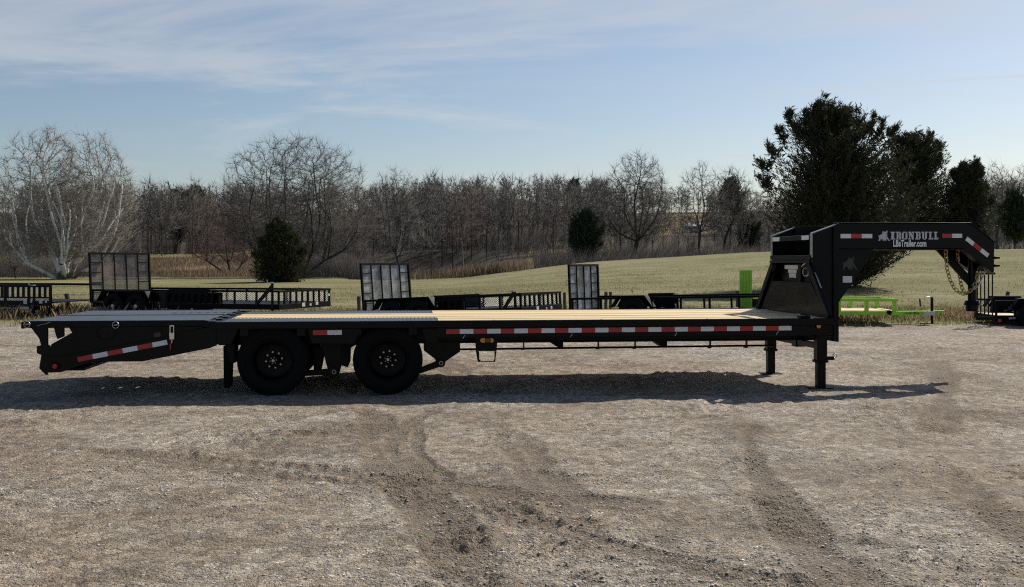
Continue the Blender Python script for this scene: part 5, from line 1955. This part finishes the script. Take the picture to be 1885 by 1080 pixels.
def utility(name, label, px0, z, px1, phi, ground, Wd=1.95, zd=0.42, zt=0.77, axles=2, gate=None, pitch_deg=0.0, mat='row_paint', npost=9, ax_share=0.30, group=None, ramps=False, tongue=1.0, floor='dark_steel', sidemesh=False):
    """px0: near rear corner, px1: near front corner"""
    a = at(px0, 0, z)
    c, s = math.cos(phi), math.sin(phi)
    t = (px1 - CX) / F
    L = (t * a.y - a.x) / (c - t * s)
    root = empty(name, (a.x, a.y, ground), phi)
    root.rotation_euler = (0, -math.radians(pitch_deg), phi)
    tag(root, label, 'trailer', group)
    m = mat
    # frame and floor boards
    for y in (0.0, Wd - 0.06):
        MB().box((0, y, zd - 0.13), (L, y + 0.06, zd - 0.002)).build('frame_rail', M[m], root, None, 0.004)
    for x in (0.0, L - 0.05):
        MB().box((x, 0.0605, zd - 0.13), (x + 0.05, Wd - 0.0605, zd - 0.006)).build('frame_cross', M[m], root, None, 0.003)
    k = 0
    nbd = 9
    for k in range(nbd):
        y = 0.065 + k * (Wd - 0.13) / nbd
        MB().box((0.055, y, zd - 0.045), (L - 0.055, y + (Wd - 0.13) / nbd - 0.008, zd - 0.004 + 0.002 * (k % 2))).build('floor_board', M[floor], root)
    for y in (0.026, Wd - 0.026):
        side_rail(root, y, 0.0, L, zd, zt, npost, m)
    MB().box((L - 0.05, 0.052, zt - 0.05), (L - 0.001, Wd - 0.052, zt - 0.001)).build('front_rail', M[m], root, None, 0.003)
    for k in range(1, 9):
        y = Wd * k / 9
        MB().box((L - 0.045, y - .02, zd), (L - 0.005, y + .02, zt - 0.0505)).build('front_post', M[m], root)
    if sidemesh:
        mb = MB()
        k, Hm = -(zt - zd), zt - zd - 0.06
        while k < L:
            for sg in (0, 1):
                a_, b_ = max(k, 0.02), min(k + Hm, L - 0.02)
                if b_ - a_ > 0.02:
                    za, zb_ = a_ - k, b_ - k
                    if sg: za, zb_ = Hm - za, Hm - zb_
                    mb.bar((a_, Wd - 0.055 - 0.002 * sg, zd + za), (b_, Wd - 0.055 - 0.002 * sg, zd + zb_), 0.004, 0.008, (0, 1, 0))
            k += 0.05
        mb.build('side_mesh', M['mesh_steel'], root)['kind'] = 'stuff'
    # running gear
    xc = L * ax_share
    xs = [xc] if axles == 1 else [xc - 0.37, xc + 0.37]
    for y in (-0.13, Wd + 0.13):
        for x in xs:
            wheel_set(root, x, y)
        x0, x1 = xs[0] - 0.44, xs[-1] + 0.44
        outl = [(x0 - .06, 0.46), (x0 + .12, 0.72), (x1 - .12, 0.72), (x1 + .06, 0.46)]
        inn = [(x1 + .035, 0.46), (x1 - .135, 0.70), (x0 + .135, 0.70), (x0 - .035, 0.46)]
        ya = -0.25 if y < 0 else Wd + 0.005
        P_ = outl + inn
        MB().prism([(x, ya, z_) for x, z_ in P_], [(x, ya + 0.245, z_) for x, z_ in P_]).build('fender', M[m], root, None, 0.006)
        yb = -0.006 if y < 0 else Wd + 0.002
        MB().prism([(x, yb, z_) for x, z_ in [(x0, .46), (x0 + .14, .70), (x1 - .14, .70), (x1, .46)]], [(x, yb + 0.004, z_) for x, z_ in [(x0, .46), (x0 + .14, .70), (x1 - .14, .70), (x1, .46)]]).build('fender_back', M[m], root)
    for x in xs:
        MB().cyl((x, -0.05, 0.33), (x, Wd + 0.05, 0.33), 0.04, n=10).build('axle', M['dark_steel'], root, 40)
    # tongue, coupler, jack
    if tongue:
        for y in (0.25, Wd - 0.25):
            MB().bar((L - 0.3, y, zd - 0.20), (L + 1.15 * tongue, Wd / 2, zd - 0.20), 0.06, 0.10).build('tongue_beam', M[m], root, None, 0.004)
        MB().box((L + 1.08 * tongue, Wd / 2 - .04, zd - 0.17), (L + 1.38 * tongue, Wd / 2 + .04, zd - 0.10)).build('coupler', M['zinc'] if m != 'green_paint' else M[m], root, None, 0.01)
        jack(root, L + 0.72 * tongue, Wd / 2 - 0.14, 0.22, zd + 0.30, m if m != 'green_paint' else 'black_paint')
    if ramps:                           # ladder ramps stowed along the near side
        for (x0, x1) in ramps:
            b = MB().box((x0, -0.055, zd - 0.06), (x1, -0.012, zd - 0.01)).build('stowed_ramp', M[m], root)
            MB().box((x0, 0.055, zd), (x1, 0.065, zt - 0.06)).build('side_panel', M[m], root)
            MB().box((x0, -0.055, zt - 0.10), (x1, -0.012, zt - 0.055)).build('ramp_edge', M[m], b)
            n_ = max(2, int((x1 - x0) / 0.19))
            for k in range(n_ + 1):
                x = x0 + 0.03 + (x1 - x0 - 0.06) * k / n_
                MB().box((x - .03, -0.05, zd - 0.0095), (x + .03, -0.015, zt - 0.1005)).build('ramp_rung', M[m], b)
    if gate:
        mesh_gate(root, -0.03, 0.03, Wd - 0.03, zd - 0.02, zd - 0.02 + gate[0], gate[1], *gate[2:])
    return root, L


GR = 'utility trailers parked in the row behind'
b_, Lb = utility('utility_trailer', 'black tandem trailer with tall dark mesh gate standing at its left end, below the sycamores', 168, 28.0, 514, math.radians(-23), 0.0, Wd=2.25, zd=0.42, zt=0.75, gate=(1.30, -0.04, 'row_paint', 5), npost=10, ax_share=0.22, group=GR, ramps=[(2.45, 4.1)], tongue=0.0, pitch_deg=0.3, sidemesh=True)
# front end of that trailer: second mesh panel inside, jack, tags
jack(b_, Lb - 0.12, -0.10, 0.2, 0.92)
for y, z_, s_ in ((0.95, .33, .10), (1.28, .34, .06), (1.55, .35, .085), (2.12, .56, .06)):
    MB().box((Lb + 0.001, y, z_), (Lb + 0.006, y + s_ * 1.3, z_ + s_ * .95)).build('white_label', M['paper'], b_)
MB().bar((Lb - 0.62, -0.06, 0.40), (Lb - 0.15, -0.06, 0.86), 0.05, 0.07).build('jack_brace', M['black_paint'], b_)
MB().box((1.95, -0.03, 0.30), (2.5, -0.012, 0.70)).build('side_box', M['black_paint'], b_)

c_, Lc = utility('utility_trailer', 'black tandem trailer with shiny mesh gate behind the middle of the flatbed', 672, 25.8, 962, math.radians(-27), -0.15, Wd=2.15, zd=0.40, zt=0.70, gate=(1.20, -0.03, 'row_paint', 5, 'mesh_bright'), npost=9, ax_share=0.30, group=GR, ramps=[(1.8, 2.75)], tongue=0.0, pitch_deg=2.9, sidemesh=True)
jack(c_, Lc - 0.10, -0.10, 0.2, 0.74)
MB().bar((Lc - 0.42, -0.06, 0.36), (Lc - 0.12, -0.06, 0.76), 0.05, 0.07).build('jack_brace', M['black_paint'], c_)
for y, z_, s_ in ((0.75, .30, .09), (1.25, .30, .05), (1.5, .30, .07)):
    MB().box((Lc + 0.001, y, z_), (Lc + 0.006, y + s_ * 1.3, z_ + s_)).build('white_label', M['paper'], c_)

d_, Ld = utility('utility_trailer', 'low black open rail trailer with narrow mesh gate, left of the headboard', 1052, 25.0, 1420, math.radians(-27), -0.05, Wd=1.78, zd=0.36, zt=0.68, axles=1, gate=(1.11, -0.01, 'row_paint', 4, 'mesh_bright'), npost=8, ax_share=0.34, group=GR, tongue=0.0, pitch_deg=1.6)
MB().tube([(-0.03, -0.01, 0.95), (-0.10, -0.02, 0.97), (-0.10, -0.02, 1.08), (-0.03, -0.01, 1.10)], 0.008, 6).build('gate_latch', M['zinc'], d_, 60)

# small trailer cut by the left edge: its front end and tongue face the camera
pa = at(95, 0, 27.5)
ra = empty('utility_trailer', (pa.x, pa.y, -0.03), math.radians(-12))
tag(ra, 'black trailer with slatted front rail cut off by the left edge', 'trailer', GR)
Wa = 2.2
for (z0, z1) in ((0.84, 0.90), (0.56, 0.60)):
    MB().box((-3.2, -0.025, z0), (0, 0.025, z1)).build('front_rail', M['black_paint'], ra, None, 0.004)
for k in range(14):
    x = -0.03 - k * 0.155 if k else -0.03
    MB().box((x - 0.028, -0.02, 0.6005), (x + 0.028, 0.02, 0.8395)).build('front_slat', M['black_paint'], ra)
for x in (-0.0, -0.62, -1.3, -2.0):
    MB().box((x - 0.06, -0.028, 0.30), (x + 0.0, 0.028, 0.839)).build('corner_post', M['black_paint'], ra, None, 0.003)
MB().box((-3.2, -0.03, 0.37), (-0.061, 0.03, 0.50)).build('frame_rail', M['black_paint'], ra, None, 0.004)
MB().box((-3.2, -0.10, 0.26), (-0.30, -0.031, 0.368)).build('tongue_beam', M['black_paint'], ra, None, 0.004)
MB().box((-0.11, -0.02, 0.0), (-0.05, 0.02, 0.299)).build('leg', M['black_paint'], ra)
mb = MB()
k = -3.2
while k < 0.0:
    mb.bar((k, 0.03, 0.50), (min(k + 0.35, 0), 0.03, 0.50 + min(0.35, -k)), 0.004, 0.008, (0, 1, 0))
    mb.bar((k, 0.033, 0.50 + 0.35), (min(k + 0.35, 0), 0.033, 0.85 - min(0.35, -k)), 0.004, 0.008, (0, 1, 0))
    k += 0.045
mb.build('side_mesh', M['mesh_steel'], ra)['kind'] = 'stuff'
for y in (0.7, 1.4, 2.15):
    MB().box((-3.2, y, 0.84), (0, y + .05, 0.90)).build('top_rail', M['black_paint'], ra) if y > 2 else None
MB().box((-3.2, 0.03, 0.44), (0, 2.2, 0.47)).build('floor', M['dark_steel'], ra)
jack(ra, -0.40, -0.14, 0.22, 0.88)
for x, z_, sx, sz, mt in ((-0.78, .415, .10, .11, 'paper'), (-0.58, .45, .05, .05, 'paper'), (-0.34, .43, .10, .08, 'paper'), (-0.16, .45, .05, .07, 'paper'), (-0.84, .275, .27, .075, 'zinc')):
    MB().box((x, -0.108 if mt == 'zinc' else -0.036, z_), (x + sx, -0.1005 if mt == 'zinc' else -0.0305, z_ + sz)).build('white_label' if mt == 'paper' else 'name_plate', M[mt], ra)
MB().tube([(-0.40, -0.20, 0.34), (-0.44, -0.22, 0.22), (-0.36, -0.22, 0.14), (-0.28, -0.22, 0.2), (-0.24, -0.2, 0.28)], 0.014, 6).build('safety_chain', M['zinc'], ra, 60)
me, co, tw, th_ = text_mesh('LOAD TRAIL', 0.02)
for i, v in enumerate(me.vertices):
    v.co = (-1.62 + co[i, 0] / tw * 0.74, -0.104, 0.285 + co[i, 1] / th_ * 0.05)
link('lettering', me, M['decal_grey'], ra)

# green trailer
pg = at(1364, 0, 25.0)
g_ = empty('green_trailer', (pg.x, pg.y, -0.03), math.radians(-4))
tag(g_, 'bright green low trailer with raised end panel behind the headboard and tongue to the right', 'trailer', GR)
t_ = (1655 - CX) / F
Lg = (t_ * pg.y - pg.x) / (math.cos(math.radians(-4)) + t_ * math.sin(math.radians(4)))
gp = 'green_paint'
for y in (0.0, 1.5):
    MB().box((0, y, 0.28), (Lg, y + 0.06, 0.36)).build('frame_rail', M[gp], g_, None, 0.004)
    MB().box((0.5, y, 0.585), (Lg - 0.02, y + 0.06, 0.645)).build('top_rail', M[gp], g_, None, 0.004)
    for k in range(6):
        x = Lg - 0.10 - k * 0.62
        if x > 0.4:
            MB().box((x - 0.045, y + .003, 0.361), (x + 0.045, y + 0.057, 0.584)).build('rail_post', M[gp], g_, None, 0.003)
MB().box((0.061, 0.061, 0.33), (Lg - 0.061, 1.499, 0.375)).build('floor', M['wood'], g_)
MB().box((Lg - 0.06, 0.061, 0.28), (Lg - .001, 1.499, 0.36)).build('frame_cross', M[gp], g_)
MB().box((Lg - 0.06, 0.061, 0.585), (Lg - .025, 1.499, 0.64)).build('front_rail', M[gp], g_)
for y in (0.3, 1.2):
    MB().bar((Lg - 0.1, y, 0.30), (Lg + 1.05, 0.75 - (0.75 - y) * .1, 0.30), 0.06, 0.09).build('tongue_beam', M[gp], g_, None, 0.004)
MB().box((Lg + 0.62, 0.25, 0.26), (Lg + 0.88, 0.30, 0.35)).build('name_plate', M['zinc'], g_)
MB().prism([(Lg + .86, .66, .27), (Lg + 1.25, .69, .30), (Lg + 1.25, .69, .35), (Lg + .86, .66, .36)], [(Lg + .86, .84, .27), (Lg + 1.25, .81, .30), (Lg + 1.25, .81, .35), (Lg + .86, .84, .36)]).build('coupler', M[gp], g_, None, 0.004)
jack(g_, Lg + 0.90, 0.55, 0.20, 0.66, 'black_paint')
MB().cyl((Lg - 0.22, -0.008, 0.335), (Lg - 0.22, -0.03, 0.335), 0.055, n=16).build('cable_grommet', M['rubber'], g_, 40)
MB().box((2.0, -0.004, 0.37), (2.1, -0.001, 0.45)).build('latch_plate', M['dark_steel'], g_)
me, co, tw, th_ = text_mesh('LOAD TRAIL', 0.02)
a0, a1 = Vector((Lg + 0.22, 0.355, 0)), Vector((Lg + 0.58, 0.46, 0))
for i, v in enumerate(me.vertices):
    q = a0.lerp(a1, co[i, 0] / tw)
    v.co = (q.x, q.y - 0.045, 0.28 + co[i, 1] / th_ * 0.045)
link('lettering', me, M['dark_steel'], g_)
gpan = MB().box((-0.02, 0.05, 0.30), (0.26, 0.11, 1.30)).build('raised_end_panel', M[gp], g_, None, 0.006)
for k in range(4):
    MB().box((0.015 + k * .063, 0.030, 0.33), (0.035 + k * .063, 0.0495, 1.27)).build('panel_rib', M[gp], gpan)
for x in (0.55, 1.25):
    for y in (-0.12, 1.68):
        wheel_set(g_, x, y, 0.30)

# black trailer at the right edge with barred tailgate and bright boards
pf = at(1800, 0, 24.6)
f_, Lf = utility('utility_trailer', 'black trailer with sunlit floor boards at the right edge, behind the coupler', 1832, 24.6, 2080, math.radians(-6), -0.08, Wd=1.5, zd=0.33, zt=0.66, axles=1, npost=8, ax_share=0.26, group=GR, tongue=0.0, floor='wood')
gt = MB().box((-0.42, -0.02, 0.22), (-0.38, 0.02, 1.30)).build('tailgate', M['black_paint'], f_, None, 0.003)
for k in range(1, 5):
    MB().box((-0.40 + 0.085 * k - .012, -0.01, 0.30), (-0.40 + 0.085 * k + .012, 0.014, 1.25)).build('tailgate_bar', M['black_paint'], gt)
MB().box((-0.379, -0.015, 0.22), (0.0, 0.019, 0.295)).build('tailgate_rail', M['black_paint'], gt)
MB().box((-0.379, -0.015, 1.252), (0.0, 0.019, 1.30)).build('tailgate_rail', M['black_paint'], gt)
o = MB().cyl((0.09, -0.012, 0.21), (0.09, -0.03, 0.21), 0.04, n=16).build('tail_lamp', M['red_lens'], f_, 40)
me, co, tw, th_ = text_mesh('LBsTRAILER.COM', 0.02)
for i, v in enumerate(me.vertices):
    v.co = (0.30 + co[i, 0] / tw * 0.42, -0.004, 0.24 + co[i, 1] / th_ * 0.05)
link('lettering', me, M['decal_white'], f_)

# ------------------------------------------------------------------ fence posts along the pasture
posts = [(123, 30.0, 540, -0.16, 0.10, 'leaning weathered post right of the small trailer at the left edge'),
         (660.5, 29.0, 545, 0.0, 0.08, 'upright post left of the shiny mesh gate'),
         (1039.5, 29.0, 538, 0.0, 0.07, 'thin post just left of the narrow mesh gate'),
         (1115.5, 30.0, 537, 0.02, 0.075, 'left one of two close fence posts behind the open rail trailer'),
         (1124, 30.0, 537, 0.0, 0.075, 'right one of two close fence posts behind the open rail trailer'),
         (1358, 29.5, 535, 0.0, 0.09, 'dark post left of the raised green panel'),
         (1388, 29.5, 537, 0.03, 0.09, 'dark post right of the raised green panel'),
         (1856, 28.0, 537, 0.24, 0.08, 'leaning dark post behind the trailer at the right edge'),
         (1693, 29.0, 550, -0.1, 0.04, 'short thin stake behind the green tongue jack')]
for px, z, top, lean, w, lab in posts:
    p = at(px, top, z)
    g = float(terrain(p.x, z)) - 0.2
    q = MB()
    H_ = p.z - g
    n_ = 6
    rj = random.Random(int(px))
    pts_ = [(lean * H_ * (k / n_ - 1) + rj.uniform(-.006, .006), rj.uniform(-.006, .006), H_ * k / n_) for k in range(n_ + 1)]
    q.tube(pts_, [w * 0.62 * rj.uniform(.93, 1.07) for _ in pts_], 7)
    o = q.build('fence_post', M['post_wood'], None, 40)
    o.location = (p.x, z, g)
    tag(o, lab, 'post', 'old fence posts along the pasture')
# far fence on the hill at right
ordn = ['first', 'second', 'third', 'fourth', 'fifth', 'sixth', 'seventh']
for k in range(7):
    px = 1838 + k * 10
    p = at(px, 449, 97)
    g = float(terrain(p.x, 97)) - 0.1
    o = MB().cyl((0, 0, 0), (0, 0, 0.9), 0.05, 0.045, 6).build('fence_post', M['post_wood'])
    o.location = (p.x, 97, g)
    tag(o, ordn[k] + ' far fence post from the left on the hill at the right edge', 'post', 'far fence posts on the hill')
